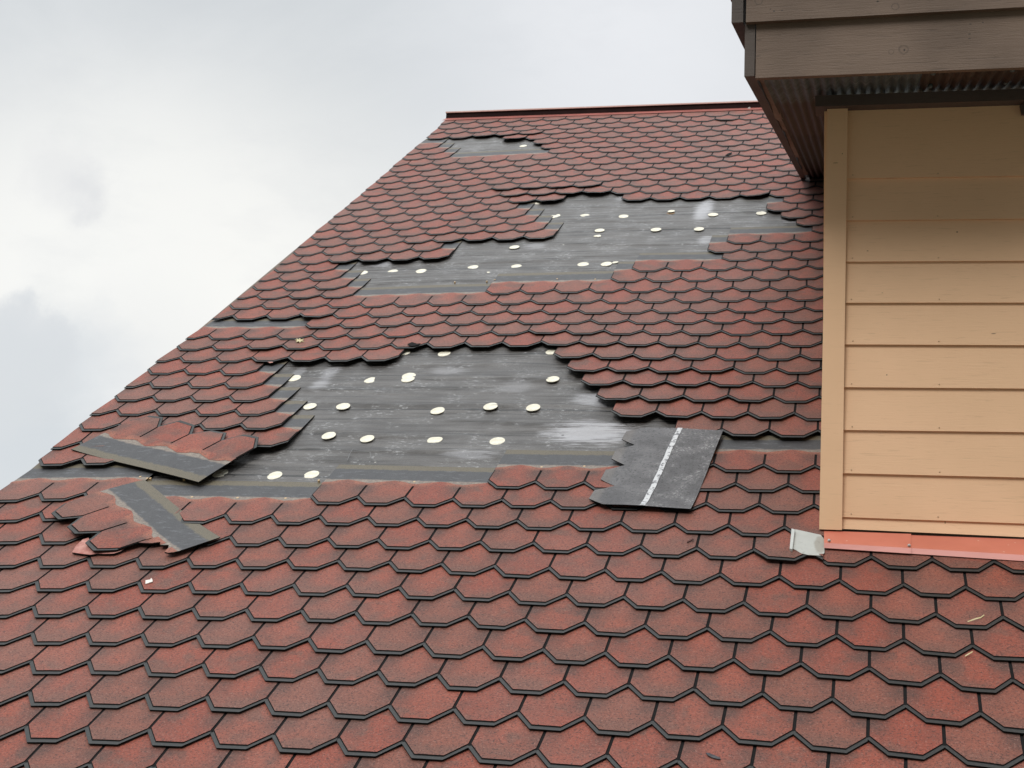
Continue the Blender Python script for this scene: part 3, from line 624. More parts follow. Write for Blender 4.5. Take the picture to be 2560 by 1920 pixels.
def disc_mesh(cx, cy, rr, wob, jag=0.0, z0=0.0035):
    mb = MB(); u, s = onroof(cx, cy, z0); z0 = z0 + felt_z(u, s) - .0045; u, s = onroof(cx, cy, z0); N = 28; ring = []
    a0 = random.uniform(0, 6)
    for k in range(N):
        a = 2 * math.pi * k / N
        q = rr * (1 + wob * math.sin(2 * a + a0) + wob * .6 * math.sin(3 * a + 2 * a0) + jag * random.uniform(-1, 1))
        ring.append((u + q * math.cos(a), s + 1.22 * q * math.sin(a)))
    tl = random.uniform(-.03, .03)
    P_ = lambda a, b, z: PP(a, b, z + tl * (a - u))
    cen = P_(u, s, z0 + 0.0025)
    inner = [P_(u + (a - u) * .8, s + (b - s) * .8, z0 + 0.0025) for a, b in ring]
    outr = [P_(a, b, z0 + 0.0015) for a, b in ring]; low = [P_(a, b, z0 - 0.001) for a, b in ring]
    for k in range(N):
        j = (k + 1) % N
        mb.face([cen, inner[k], inner[j]]); mb.face([inner[k], outr[k], outr[j], inner[j]]); mb.face([outr[k], low[k], low[j], outr[j]])
    return mb, PP(u, s, 0)
for i, (x, y) in enumerate(discs):
    mb, o = disc_mesh(x, y, 0.0405 * random.uniform(.94, 1.04), 0.02)
    mb.build('fastener_disc', CREAM, felt, origin=o, weld=True)
for (x, y, rr) in ((925, 951, .034), (1384, 542, .040), (1394, 539, .026), (1494, 590, .026), (1538, 656, .020), (1322, 518, .018), (1390, 578, .012), (893, 692, .014), (1221, 681, .012)):
    mb, o = disc_mesh(x, y, rr, 0.16, 0.10)
    mb.build('torn_disc', CREAM, felt, origin=o, weld=True)
RUST = plain('rusty_metal', (0.10, 0.055, 0.02), (0.22, 0.13, 0.05), 0.6, 40)
mb, o = disc_mesh(1677, 533, 0.036, .05); mb.build('rusty_washer', RUST, felt, origin=o, weld=True)
mb, o = disc_mesh(1678, 528, 0.028, .04, z0=.014); mb.build('fastener_disc', CREAM, felt, origin=o, weld=True)

# brass nails left along the bared strips
BRASS = metal('brass_nail', (0.42, 0.27, 0.12), (0.62, 0.45, 0.25), 0.35, 20)
for (x, y) in ((368,1197),(376,1197),(351,1193),(460,1198),(797,1202),(602,1281),(714,1247),(480,1244),(594,1246),(900,1229),(1036,1206),(1354,1169),(1461,1167),(1137,706),(1217,704),(1488,699),(1237,700),(1393,698)):
    zn = zsc(onroof(x, y, .02)[1] / EW - 1, .018); u, s = onroof(x, y, zn); mb = MB(); N = 8; h0, h1 = zn - .008, zn + .0045
    for k in range(N):
        a, b2 = 2*math.pi*k/N, 2*math.pi*(k+1)/N; q = .0065
        A = [PP(u+q*math.cos(z), s+1.1*q*math.sin(z), h) for z, h in ((a,h0),(b2,h0),(b2,h1),(a,h1))]
        mb.face(A); mb.face([A[3], A[2], PP(u, s, h1 + .001)])
    mb.build('nail', BRASS, cov, origin=PP(u, s, 0), weld=True)

# ------------------------------------------------------------------ loose strips lying on the roof
def frame_strip(head0, head1, zbase, ax_sign=1):
    A = np.array(onroof(*head0, zbase)); B = np.array(onroof(*head1, zbase))
    L = np.linalg.norm(B - A); ax = (B - A) / L; ay = np.array([-ax[1], ax[0]])   # b axis = c axis turned left
    return A, ax, ay, L
# one: upside down on the slope, its head edge facing down the roof
A, ax, ay, L = frame_strip((496, 1204), (177, 1119), .050)
k1 = L / 4
def P1(c, b, z):
    q = A + ax * c * k1 + ay * (b - HEAD) * EW
    zz_ = 0.045 + (z - (Z0 - KZ * b)) + 0.006 * math.sin(c * 1.3 + .5) + 0.022 * (max(0, .7 - b) / 1.1) ** 2 * (.5 + .5 * math.sin(c * 2.3 + 1)) + 0.014 * math.sin((b + .5) * 1.5) * (1 - c / 5) + 0.006 * (max(0, 1 - c)) * max(0, b) / 2
    return PP(q[0], q[1], zz_)
mb = MB(); strip(mb, P1, 0, 4, 0, 0, jit=.003)
o1 = PP(*(A + ax * 2 * k1), .0)
tag(mb.build('loose_shingle', [RED, DARK, EDGE], None, origin=o1), 'loose four-tab red shingle strip lying tabs uphill beside the left edge of the bare patch', 'roof shingle', 'blown off shingle strips')
# two: turned a quarter, its fourth tab ripped off
A2, bx, by, L2_ = frame_strip((360, 1196), (551, 1345), .050)
k2 = L2_ / 4
def P2(c, b, z):
    if c > 3.98 and b < 0.9: c = 3.98
    q = A2 + bx * c * k2 + by * (b - HEAD) * EW
    zz_ = 0.045 + (z - (Z0 - KZ * b)) + 0.008 * math.sin(c * 1.1 + b) + 0.004 * max(0, b) * (c / 4) + 0.012 * (max(0, c - 2.0) / 2.0) ** 2 + 0.012 * math.sin((b + .5) * 1.7) + 0.016 * (max(0, .5 - b)) ** 2
    return PP(q[0], q[1], zz_)
mb = MB(); strip(mb, P2, 0, 3, 0, 0, jit=.003)
# the headlap of the torn fourth tab, with a ragged lower edge
rag = [(3.0, .42), (3.10, .50), (3.22, .62), (3.3, .80), (3.42, .74), (3.55, .88), (3.7, .80), (3.82, .66), (3.93, .70), (4.0, .78)]
for (c0_, b0_), (c1_, b1_) in zip(rag[:-1], rag[1:]):
    for q0_, q1_ in ((0, .12), (.12, .35), (.35, 1)):
        bA, bB = b0_ + (HEAD - b0_) * q0_, b1_ + (HEAD - b1_) * q0_; bC, bD = b1_ + (HEAD - b1_) * q1_, b0_ + (HEAD - b0_) * q1_
        f = lambda c, b, z=0: P2(c, b, Z0 - KZ * b + z)
        mb.face([f(c0_, bA), f(c1_, bB), f(c1_, bC), f(c0_, bD)], 1, [(0, bA), (0, bB), (0, bC), (0, bD)], .5)
        mb.face([f(c0_, bD, -TB), f(c1_, bC, -TB), f(c1_, bB, -TB), f(c0_, bA, -TB)], 2)
    mb.face([f(c0_, b0_, -TB), f(c1_, b1_, -TB), f(c1_, b1_), f(c0_, b0_)], 2)
    tz = .0019; t0, t1 = RTOP + .03, RTOP + .03
    if b0_ < t0 and b1_ < t1:
        mb.face([f(c0_, b0_, tz), f(c1_, b1_, tz), f(c1_, t1, tz * .4), f(c0_, t0, tz * .4)], 0, [(.3, b0_), (.3, b1_), (.3, .85), (.3, .85)], .4)
        mb.face([f(c0_, b0_, 0), f(c1_, b1_, 0), f(c1_, b1_, tz), f(c0_, b0_, tz)], 2)
for b0_, b1_ in ((.78, 1.3), (1.3, HEAD)):
    mb.face([f(4, b0_, -TB), f(4, b1_, -TB), f(4, b1_), f(4, b0_)], 2)
for b0_, b1_ in ((.78, HEAD),):
    for (c0_, c1_) in ((3, 3.5), (3.5, 4)):
        mb.face([f(c0_, HEAD, -TB), f(c0_, HEAD), f(c1_, HEAD), f(c1_, HEAD, -TB)], 2)
o2 = PP(*(A2 + bx * 2 * k2), .0)
tag(mb.build('loose_shingle', [RED, DARK, EDGE], None, origin=o2), 'loose red shingle strip with a ripped-off tab, lying aslant on the lower left shingles', 'roof shingle', 'blown off shingle strips')
# the ripped-off tab
def scrap(name, pts, z, th, mats, label, cat, mi=0, side=None, rn=.5, bend=0.0):
    P_ = [us_(x, y, z + bend * (i % 3)) for i, (x, y) in enumerate(pts)]
    mb = MB(); n = len(P_); cen = sum(P_) / n
    mb.face([p + NN * th for p in P_][::-1] if np.dot(np.cross(P_[1] - P_[0], P_[2] - P_[1]), NN) < 0 else [p + NN * th for p in P_], mi, [(0.1, 0.0)] * n, rn)
    for i in range(n):
        j = (i + 1) % n; mb.face([P_[i], P_[j], P_[j] + NN * th, P_[i] + NN * th], mi if side is None else side)
    mb.face(P_[::-1], mi if side is None else side)
    return tag(mb.build(name, mats, None, origin=cen), label, cat)
TORN = plain('torn_red_fibre', (0.30, 0.11, 0.09), (0.46, 0.24, 0.20), 0.85, 25, .6, 90, .004)
scrap('torn_shingle_piece', [(181,1384),(190,1368),(207,1352),(222,1347),(228,1362),(240,1372),(262,1377),(290,1374),(316,1366),(315,1374),(300,1382),(285,1387),(262,1388),(245,1387),(226,1390),(205,1388)],
      .041, .007, [TORN, EDGE], 'ragged ripped-off pink shingle piece lying under the tilted loose strip', 'shingle piece', 0, 1, bend=.001)
# three: lying on its face, grey back with a white release tape
def back_material():
    m, t, p = mat('shingle_back'); oc = objc(t); uv = t.sep(uvc(t)); a, b = uv[0], uv[1]
    n = t.noise(oc, 8, 4, 0.6)
    col = t.mix(t.ss(n, 0.3, 0.7), (0.070, 0.068, 0.071), (0.125, 0.122, 0.126))
    pit = t.noise(oc, 75, 4, 0.7)
    col = t.mix(t.ss(pit, 0.46, 0.36, 0, 0.8), col, (0.018, 0.018, 0.018))
    wh = t.m('MULTIPLY', t.ss(t.noise(oc, 70, 4, 0.7), 0.52, 0.66), t.ss(n, 0.42, 0.62))
    col = t.mix(t.m('MULTIPLY', wh, t.ss(b, .4, .9, .15, .8)), col, (0.42, 0.42, 0.42))
    # pale border where the shingle below had stuck
    col = t.mix(t.ss(b, -.20, -.36, 0, .35), col, (0.20, 0.18, 0.16))
    t.l.new(col, p.inputs['Base Color']); p.inputs['Roughness'].default_value = 0.6
    bump(t, p, pit, 0.9, 0.006); return m
BACK = back_material()
def tape_material():
    m, t, p = mat('release_tape'); oc = objc(t)
    n = t.noise(oc, 38, 4, 0.7)
    col = t.mix(t.ss(n, 0.51, 0.60), (0.50, 0.51, 0.52), (0.10, 0.10, 0.11))
    t.l.new(col, p.inputs['Base Color']); p.inputs['Roughness'].default_value = 0.4; return m
TAPE = tape_material()
HD = np.array(onroof(1727, 1281, .041)); HU = np.array(onroof(1808, 1078, .041))
L3 = np.linalg.norm(HU - HD); cx_ = (HD - HU) / L3; cy_ = np.array([-cx_[1], cx_[0]]); cy_ = cy_ if cy_[0] > 0 else -cy_
k3 = L3 / 4
def P3(c, b, z):
    q = HU + cx_ * c * k3 + cy_ * (b - HEAD) * EW * .97
    return PP(q[0], q[1], z + .040 + .004 * math.sin(c * 1.7) + .005 * math.sin(b * 2.2) + .012 * max(0, c - 3.0) ** 2 + .010 * max(0, .2 - b) ** 2 + .008 * max(0, b - 1.2))
mb = MB(); N3 = 40
cs3 = sorted({round(k + d_, 3) for k in range(4) for d_ in (0, .13, .27, .5, .73, .87)} | {4.0})
for c0_, c1_ in zip(cs3[:-1], cs3[1:]):
    d0 = abs(c0_ - round(c0_)); d1 = abs(c1_ - round(c1_))
    if round(c0_) == c0_: d0 = 0
    b0_, b1_ = bot_base(d0), bot_base(d1)
    for q0_, q1_ in zip((0, .1, .25, .45, .7), (.1, .25, .45, .7, 1)):
        pts = [(c0_, b0_ + (HEAD-b0_)*q0_), (c1_, b1_ + (HEAD-b1_)*q0_), (c1_, b1_ + (HEAD-b1_)*q1_), (c0_, b0_ + (HEAD-b0_)*q1_)]
        mb.face([P3(c, b, .0045) for c, b in pts][::-1], 0, [(c, b) for c, b in pts][::-1])
        mb.face([P3(c, b, 0) for c, b in pts], 1)
    mb.face([P3(c0_, b0_, 0), P3(c1_, b1_, 0), P3(c1_, b1_, .0045), P3(c0_, b0_, .0045)], 1)
    mb.face([P3(c0_, HEAD, 0), P3(c1_, HEAD, 0), P3(c1_, HEAD, .0045), P3(c0_, HEAD, .0045)], 1)
for c_ in (0., 4.):
    for q0_, q1_ in zip((0, .1, .25, .45, .7), (.1, .25, .45, .7, 1)):
        b0_ = bot_base(0); e0, e1_ = b0_ + (HEAD-b0_)*q0_, b0_ + (HEAD-b0_)*q1_
        mb.face([P3(c_, e0, 0), P3(c_, e1_, 0), P3(c_, e1_, .0045), P3(c_, e0, .0045)], 1)
o3 = PP(*((HU + HD) / 2), 0)
fs = tag(mb.build('loose_shingle', [BACK, EDGE], None, origin=o3), 'loose shingle strip lying face down, grey back with a white tape, near the dormer', 'roof shingle', 'blown off shingle strips')
mb = MB()
for k in range(32):
    c0_, c1_ = k / 8, (k + 1) / 8; ba, bb_ = .74, .86
    j0, j1 = .006 * math.sin(c0_ * 9), .006 * math.sin(c1_ * 9)
    mb.face([P3(c0_, bb_ + j0, .0062), P3(c1_, bb_ + j1, .0062), P3(c1_, ba + j1, .0062), P3(c0_, ba + j0, .0062)])
mb.build('release_tape', TAPE, fs, origin=o3)

# small things on the shingles
scrap('paper_scrap', [(364,1452),(376,1450),(378,1446),(381,1449),(382,1455),(364,1461)], .038, .003, [WHT], 'small white notched scrap lying on a lower left shingle', 'scrap')
LEAF = plain('dry_leaf', (0.42, 0.36, 0.18), (0.55, 0.48, 0.30), 0.7, 30)
scrap('dry_leaf', [(737,850),(743,851),(741,847),(747,850),(750,846),(752,850),(760,848),(755,852),(761,855),(753,854),(750,858),(747,854),(740,857),(743,853)], .038, .004, [LEAF], 'small yellowish star-shaped dry leaf on a shingle above the large bare patch', 'leaf', bend=.002)
BARK = plain('dark_bark', (0.03, 0.03, 0.035), (0.07, 0.07, 0.075), 0.8, 40)
scrap('bark_flake', [(1764,1883),(1772,1884),(1785,1889),(1797,1894),(1803,1899),(1795,1899),(1780,1895),(1770,1890)], .038, .003, [BARK], 'thin dark grey bark flake on a shingle at the bottom edge right of centre', 'bark')
TWIG = plain('twig', (0.06, 0.02, 0.015), (0.10, 0.04, 0.03), 0.8, 40)
scrap('twig', [(1717,1354),(1722,1352),(1733,1347),(1734,1349),(1723,1355),(1718,1357)], .038, .004, [TWIG], 'short dark red twig on a shingle left of the white flashing end', 'twig')
scrap('shingle_chip', [(995,990-85),(1001,904),(1006,906),(1012,907),(1010,911),(1002,911),(996,909)], .026, .006, [TORN, EDGE], 'small pink shingle chip at the upper left corner of the large bare patch', 'shingle chip', 0, 1) if False else None
scrap('shingle_chip', [(668,906),(674,903),(681,905),(683,908),(675,909)], .038, .005, [TORN, EDGE], 'small pink shingle chip at the upper left corner of the large bare patch', 'shingle chip', 0, 1)
scrap('straw', [(2418,1554),(2440,1546),(2452,1543),(2460,1537),(2461,1539),(2452,1546),(2440,1549),(2420,1556)], .038, .002, [LEAF], 'thin pale straw on the shingles below the coral flashing, the longer one', 'straw')
scrap('straw', [(2412,1640),(2422,1634),(2431,1629),(2432,1631),(2422,1637),(2413,1642)], .038, .002, [LEAF], 'short pale straw on the shingles near the bottom right, below the longer one', 'straw')
# bent wire on the felt
mb = MB(); WIRE = plain('grey_wire', (0.10, 0.10, 0.10), (0.20, 0.20, 0.20), 0.5, 40)
wp = [(868,1153),(876,1133),(882,1124),(893,1127),(904,1129),(925,1131),(928,1148)]
for (xa, ya), (xb, yb) in zip(wp[:-1], wp[1:]):
    a_, b_ = [us_(x_, y_, felt_z(*onroof(x_, y_, .01)) + .007) for x_, y_ in ((xa, ya), (xb, yb))]; d_ = b_ - a_; n_ = np.cross(d_, NN); n_ = n_ / np.linalg.norm(n_) * .0011
    mb.box(a_ - n_, d_, 2 * n_, NN * .0032)
tag(mb.build('bent_wire', WIRE, None, origin=us_(900, 1135, 0)), 'thin bent grey wire lying on the bare felt, above the lower left discs', 'wire')

# ------------------------------------------------------------------ dormer
YW = float(RP(6.16, 6.91)[1])
YW = 6.558
W3 = lambda x, y, dy=0.0: atY(x, y, YW + dy)
def wood_paint(name, c1, c2, grain=1.0, marks=(), rings=(), rough=0.62, spec=.4, dirt=None):
    m, t, p = mat(name); oc = objc(t); X, Y, Z = t.sep(oc)
    g = t.noise(t.mapp(oc, (0.9, 2, 16)), 9, 6, 0.65, 0.6)
    col = t.mix(t.ss(t.noise(oc, 2.2, 3), 0.3, 0.7), c1, c2)
    col = t.mix(t.ss(g, 0.42, 0.34, 0, 0.22 * grain), col, tuple(k * .35 for k in c1))
    for (x, z, rx, rz) in marks:
        col = t.mix(t.ss(t.blob((X, Z), x, z, rx, rz), 1.3, .7, 0, .85), col, tuple(k * .12 for k in c1))
    for (x, z, r) in rings:
        d = t.m('ADD', t.blob((X, Z), x, z, r, r), t.m('MULTIPLY', t.m('SUBTRACT', t.noise(oc, 90, 2), .5), .5))
        col = t.mix(t.ss(t.m('ABSOLUTE', t.m('SUBTRACT', d, 1)), .32, .05, 0, .38), col, tuple(k * .25 for k in c1))
    if dirt: col = dirt(t, oc, col)
    t.l.new(col, p.inputs['Base Color']); p.inputs['Roughness'].default_value = rough; p.inputs['Specular IOR Level'].default_value = spec
    bump(t, p, t.m('ADD', g, t.m('MULTIPLY', t.noise(t.mapp(oc, (1, 1, 3)), 120, 3, .6), .3)), 0.35 * grain, 0.003)
    return m
def dpt(x, y, dy=0.0):
    q = W3(x, y, dy); return float(q[0]), float(q[2])
TAN = wood_paint('tan_painted_siding', (0.690, 0.450, 0.270), (0.750, 0.488, 0.298), 0.8,
                 marks=[(*dpt(2169, 627), .004, .002), (*dpt(2217, 937), .003, .003), (*dpt(2393, 579), .004, .003), (*dpt(2484, 834), .010, .002), (*dpt(2363, 1306), .002, .006), (*dpt(2206, 732), .004, .001)])
TAN2 = wood_paint('tan_painted_trim', (0.700, 0.458, 0.274), (0.755, 0.494, 0.300), 0.35, marks=[(*dpt(2089, 411), .012, .0015), (*dpt(2106, 388), .002, .003)])
# siding boards, overlapping like clapboards
lines = [251, 447, 551.5, 654.4, 757, 861, 967.9, 1074.8, 1182.8, 1292.3, 1322]
linesR = [236, 439.5, 547, 652, 756.5, 863, 971.5, 1080.5, 1194, 1309, 1343]
XR = 1.55
mb = MB()
for i in range(len(lines) - 1):
    yt, yb = lines[i], lines[i + 1]; ytR, ybR = linesR[i], linesR[i + 1]
    def ln(xa, ya, xb, yb_, dy, lip):     # board edge from the corner board out to the right
        a_ = atY(xa, ya, YW + dy); b_ = atY(xb, yb_, YW + dy); d_ = (b_ - a_) / (b_[0] - a_[0])
        return a_, a_ + d_ * (XR - a_[0])
    t0, t1 = ln(2100, yt, 2560, ytR, 0.012, 0); b0, b1 = ln(2100, yb, 2560, ybR, 0.0, 0)
    th_ = np.array([0, .011, 0]); up_ = np.array([0, 0, .0])
    t0 = t0 + [0, 0, .010]; t1 = t1 + [0, 0, .010]; t0[1] = t1[1] = YW + .0105; b0[1] = b1[1] = YW - .002
    n_ = 6
    for k in range(n_):
        f0, f1 = k / n_, (k + 1) / n_
        A_, B_, C_, D_ = [b0 + (b1 - b0) * f0, b0 + (b1 - b0) * f1, t0 + (t1 - t0) * f1, t0 + (t1 - t0) * f0]
        mb.face([A_, B_, C_, D_])
    mb.face([b0 + th_, b1 + th_, b1, b0])
    mb.face([b0 + th_, b0, t0, t0 + th_])
wall = mb.build('siding', TAN, house)
NAILM = plain('painted_nail', (0.42, 0.28, 0.17), (0.52, 0.36, 0.22), .5, 30)
for i in range(1, len(lines) - 1):
    for xp in (2131, 2347):
        pt = atY(xp + random.uniform(-3, 3), lines[i] + (linesR[i] - lines[i]) * (xp - 2100) / 460 - 9, YW - .0035); mb = MB(); N = 8
        for k in range(N):
            a0_, a1_ = 2*math.pi*k/N, 2*math.pi*(k+1)/N; q_ = .0034
            mb.face([pt + [0, -.0012, 0], pt + [q_*math.cos(a0_), .001, q_*math.sin(a0_)], pt + [q_*math.cos(a1_), .001, q_*math.sin(a1_)]])
        mb.build('nail_head', NAILM, wall, origin=pt, weld=True)
tag(wall, 'tan painted clapboard siding of the dormer front')
mb = MB()
bl, br = atY(2048, 1323, YW - .022), atY(2105, 1325, YW - .022); tl_, tr_ = atY(2068, 268, YW - .022), atY(2119.5, 265, YW - .022)
fr = np.array([0, .034, 0])
mb.hexa([bl, br, br + fr, bl + fr, tl_, tr_, tr_ + fr, tl_ + fr])
mb.build('corner_board', TAN2, house, bevel=.0015)
# the side wall running back over the roof, and the hidden wall core
mb = MB()
xs0 = float(bl[0]) + .012
def roofz(Y): return float((O3 + U2 * ((Y - O3[1]) / U2[1]))[2])
SL = math.tan(rad(13.7))
zs = lambda Y: float(atY(2060, 235, YW - .05)[2]) + (Y - (YW - .05)) * SL      # underside of the dormer roof
Ye = 12.0
side = [np.array([xs0, YW + .005, roofz(YW) - .05]), np.array([xs0, YW + .005, zs(YW) - .005]), np.array([xs0, Ye, zs(Ye)]), np.array([xs0, Ye, roofz(Ye) - .05])]
mb.prism(side, (.05, 0, 0))
for k in range(1, 14):      # clapboards on the side
    z_ = roofz(YW) + .19 * k
    if z_ > zs(YW) - .1 + .19 * 6: break
    ya = max(YW + .03, O3[1] + (z_ - O3[2]) * U2[1] / U2[2] * 0 + YW + .03)
    yr = O3[1] + (z_ - O3[2]) * (math.cos(TH) / math.sin(TH)); yl = YW + .03 if z_ < zs(YW) - .02 else (YW - .05) + (z_ - zs(YW - .05) + .02) / SL
    if yr > yl + .05: mb.box((xs0 - .001, yl, z_), (.006, 0, 0), (0, yr - yl, 0), (0, 0, .012))
mb.build('side_wall', TAN2, house)
mb = MB(); mb.box((xs0 + .05, YW + .03, roofz(YW) - .3), (XR - xs0 - .05, 0, 0), (0, .06, 0), (0, 0, zs(YW) - roofz(YW) + .3)); mb.build('wall_core', WOOD, house)

# fascia boards, rake boards, beam, soffit
YF = 5.904
FB = lambda x, y, dy=0.0: atY(x, y, YF + dy)
def fpt(x, y, dy=0.0):
    q = FB(x, y, dy); return float(q[0]), float(q[2])
BR1, BR2 = (0.108, 0.072, 0.050), (0.158, 0.108, 0.077)
FASC = wood_paint('brown_painted_board', BR1, BR2, 1.7,
    marks=[(*fpt(2194, 11), .005, .004), (*fpt(2426, 60), .005, .0018), (*fpt(2424, 85), .006, .002), (*fpt(2424, 96), .006, .0018), (*fpt(2457, 56), .004, .002), (*fpt(2261, 125), .004, .005),
           (*fpt(1927, 30), .004, .002), (*fpt(1936, 35), .005, .003), (*fpt(1956, 33), .005, .002), (*fpt(1897, 100), .012, .0015), (*fpt(1895, 140), .010, .0015)],
    rings=[(*fpt(1898, 10), .016), (*fpt(2238, 24), .014), (*fpt(2259, 124), .018), (*fpt(2228, 130), .010)])
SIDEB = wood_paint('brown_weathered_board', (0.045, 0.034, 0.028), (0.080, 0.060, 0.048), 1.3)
def board(name, q, dy, th, m, parent=house):     # front face by four photo corners in the fascia plane: tl, tr, br, bl
    P_ = [FB(x, y, dy) for x, y in q]
    d_ = (P_[1] - P_[0]) / (P_[1][0] - P_[0][0]); e_ = (P_[2] - P_[3]) / (P_[2][0] - P_[3][0])
    P_[1] = P_[0] + d_ * (XR - P_[0][0]) if q[1][0] > 2500 else P_[1]; P_[2] = P_[3] + e_ * (XR - P_[3][0]) if q[2][0] > 2500 else P_[2]
    bk = np.array([0, th, 0]); mb = MB()
    mb.hexa([P_[3], P_[2], P_[2] + bk, P_[3] + bk, P_[0], P_[1], P_[1] + bk, P_[0] + bk])
    return mb.build(name, m, parent, bevel=.003)
fb1 = board('fascia_board', [(1891, 52), (2560, 10), (2560, 168), (1888.5, 195)], 0, .028, FASC)
fb2 = board('fascia_board', [(1869, -110), (2560, -160), (2560, 17.5), (1864.5, 55.5)], -.030, .029, FASC)
# rake boards running back up along the dormer roof
def rake(name, xl, xr, yt, yb, dy, m, ylen):
    a_, b_ = FB(xl, yb, dy), FB(xr, yb, dy); c_ = FB(xl, yt, dy)
    a_ = a_.copy(); h_ = c_[2] - a_[2]; w_ = b_[0] - a_[0]
    v_ = np.array([0, ylen, ylen * SL]); mb = MB()
    mb.box(a_, (w_, 0, 0), v_, (0, 0, h_))
    return mb.build(name, m, house, bevel=.003)
rake('rake_board', 1860.5, 1886, 60, 191, -.004, SIDEB, 6.3)
rake('rake_board', 1828.5, 1857.5, -110, 57, -.034, SIDEB, 6.3)
mb = MB(); a_ = FB(1889, 186, .04)      # inner rafter, rough lower edge
LIGHTB = wood_paint('raw_rafter', (0.16, 0.12, 0.09), (0.24, 0.18, 0.14), 1.3)
nseg = 16
for k in range(nseg):
    y0_, y1_ = 5.75 * k / nseg, 5.75 * (k + 1) / nseg
    h0_, h1_ = [.012 * math.sin(q * 3.1) + .010 * math.sin(q * 7.7) for q in (y0_, y1_)]
    p_ = lambda yy, dx, dz: np.array([a_[0] + dx, a_[1] + yy, a_[2] + yy * SL + dz])
    mb.hexa([p_(y0_, .0, -.004 + h0_), p_(y0_, .036, -.004 + h0_), p_(y1_, .036, -.004 + h1_), p_(y1_, 0, -.004 + h1_), p_(y0_, 0, .07), p_(y0_, .036, .07), p_(y1_, .036, .07), p_(y1_, 0, .07)])
mb.build('rafter', LIGHTB, house)
# beam on top of the wall
mb = MB()
BEAM = wood_paint('dark_beam', (0.062, 0.046, 0.040), (0.095, 0.072, 0.062), 1.2)
bt0, bt1 = atY(2038, 239, YW - .06), atY(2560, 221.5, YW - .06); bb0, bb1 = atY(2038, 266.5, YW - .06), atY(2560, 249.5, YW - .06)
sx = (XR - bt0[0]) / (bt1[0] - bt0[0]); bt1 = bt0 + (bt1 - bt0) * sx; bb1 = bb0 + (bb1 - bb0) * sx; bk = np.array([0, .13, 0])
mb.hexa([bb0, bb1, bb1 + bk, bb0 + bk, bt0, bt1, bt1 + bk, bt0 + bk]); mb.build('wall_beam', BEAM, house, bevel=.004)
# corrugated underside
def corr(name, x0, x1, m, dz=0.0):
    mb = MB(); pitch = .044; n_ = int((x1 - x0) / (pitch / 8)); ys = [YF + .03, YF + .25, YF + .5, YF + .72, 7.2, 8.5, 10.0, 12.1]
    for j in range(len(ys) - 1):
        for i in range(n_):
            xa, xb = x0 + i * pitch / 8, x0 + (i + 1) * pitch / 8
            za, zb_ = [.008 * math.sin(2 * math.pi * x_ / pitch) for x_ in (xa, xb)]
            w0 = zs(ys[j]) + .012 + dz; w1 = zs(ys[j + 1]) + .012 + dz
            mb.face([(xa, ys[j], w0 + za), (xa, ys[j+1], w1 + za), (xb, ys[j+1], w1 + zb_), (xb, ys[j], w0 + zb_)])
    return mb.build(name, m, house, weld=True, smooth=True)
def sheet_mat(name, c1, c2, c3):
    m, t, p = mat(name); oc = objc(t)
    n = t.noise(t.mapp(oc, (1, 1, 1)), 9, 5, 0.65)
    col = t.mix(t.ss(n, .35, .65), c1, c2)
    col = t.mix(t.ss(t.noise(t.mapp(oc, (8, 1, 1)), 5, 5, .7), .55, .7, 0, .6), col, c3)
    Yv = t.sep(oc)[1]
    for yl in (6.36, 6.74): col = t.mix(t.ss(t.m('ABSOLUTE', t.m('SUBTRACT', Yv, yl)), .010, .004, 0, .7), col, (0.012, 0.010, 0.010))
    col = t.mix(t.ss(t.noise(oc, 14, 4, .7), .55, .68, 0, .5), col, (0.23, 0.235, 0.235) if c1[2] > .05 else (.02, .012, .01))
    Yv = t.sep(oc)[1]; col = t.mix(t.ss(Yv, 6.75, 6.95), col, (0.040, 0.028, 0.024)); col = t.mix(t.ss(Yv, 8.4, 8.5), col, (0.018, 0.011, 0.010))  # rust brown further back, then the far end's shade put into the colour
    t.l.new(col, p.inputs['Base Color']); p.inputs['Roughness'].default_value = .65; p.inputs['Metallic'].default_value = .0
    bump(t, p, t.noise(oc, 50, 4), .3, .002); return m
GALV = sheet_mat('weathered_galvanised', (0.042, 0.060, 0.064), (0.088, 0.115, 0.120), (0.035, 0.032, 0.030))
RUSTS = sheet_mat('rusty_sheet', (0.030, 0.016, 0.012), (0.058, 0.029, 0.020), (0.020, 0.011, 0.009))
xsplit = float(atY(2310, 200, YF + .25)[0])
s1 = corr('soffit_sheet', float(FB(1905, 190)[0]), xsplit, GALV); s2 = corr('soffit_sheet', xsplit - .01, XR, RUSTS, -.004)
tag(s2, 'rusty brown corrugated sheet'); tag(s1, 'grey corrugated sheet')
for (x, y) in ((2333, 185), (2326, 217), (2531, 177), (2515, 209)):
    d_ = ray(x, y); k_ = (zs(0) - ZC + .002) / (d_[2] - d_[1] * SL) if False else None
    # meet the sheet plane z = zs(Y)
    k_ = (zs(0.0) - ZC) / (d_[2] - d_[1] * SL); pt = CAMP + d_ * k_
    mb = MB(); N = 8
    for k in range(N):
        a0_, a1_ = 2*math.pi*k/N, 2*math.pi*(k+1)/N; q_ = .010
        A_ = pt + [q_*math.cos(a0_), q_*math.sin(a0_), -.002]; B_ = pt + [q_*math.cos(a1_), q_*math.sin(a1_), -.002]
        mb.face([A_ + [0, 0, .014], B_ + [0, 0, .014], B_, A_]); mb.face([pt + [0, 0, -.007], A_, B_])
    mb.build('washer_screw', GALV, s2, origin=pt, weld=True)
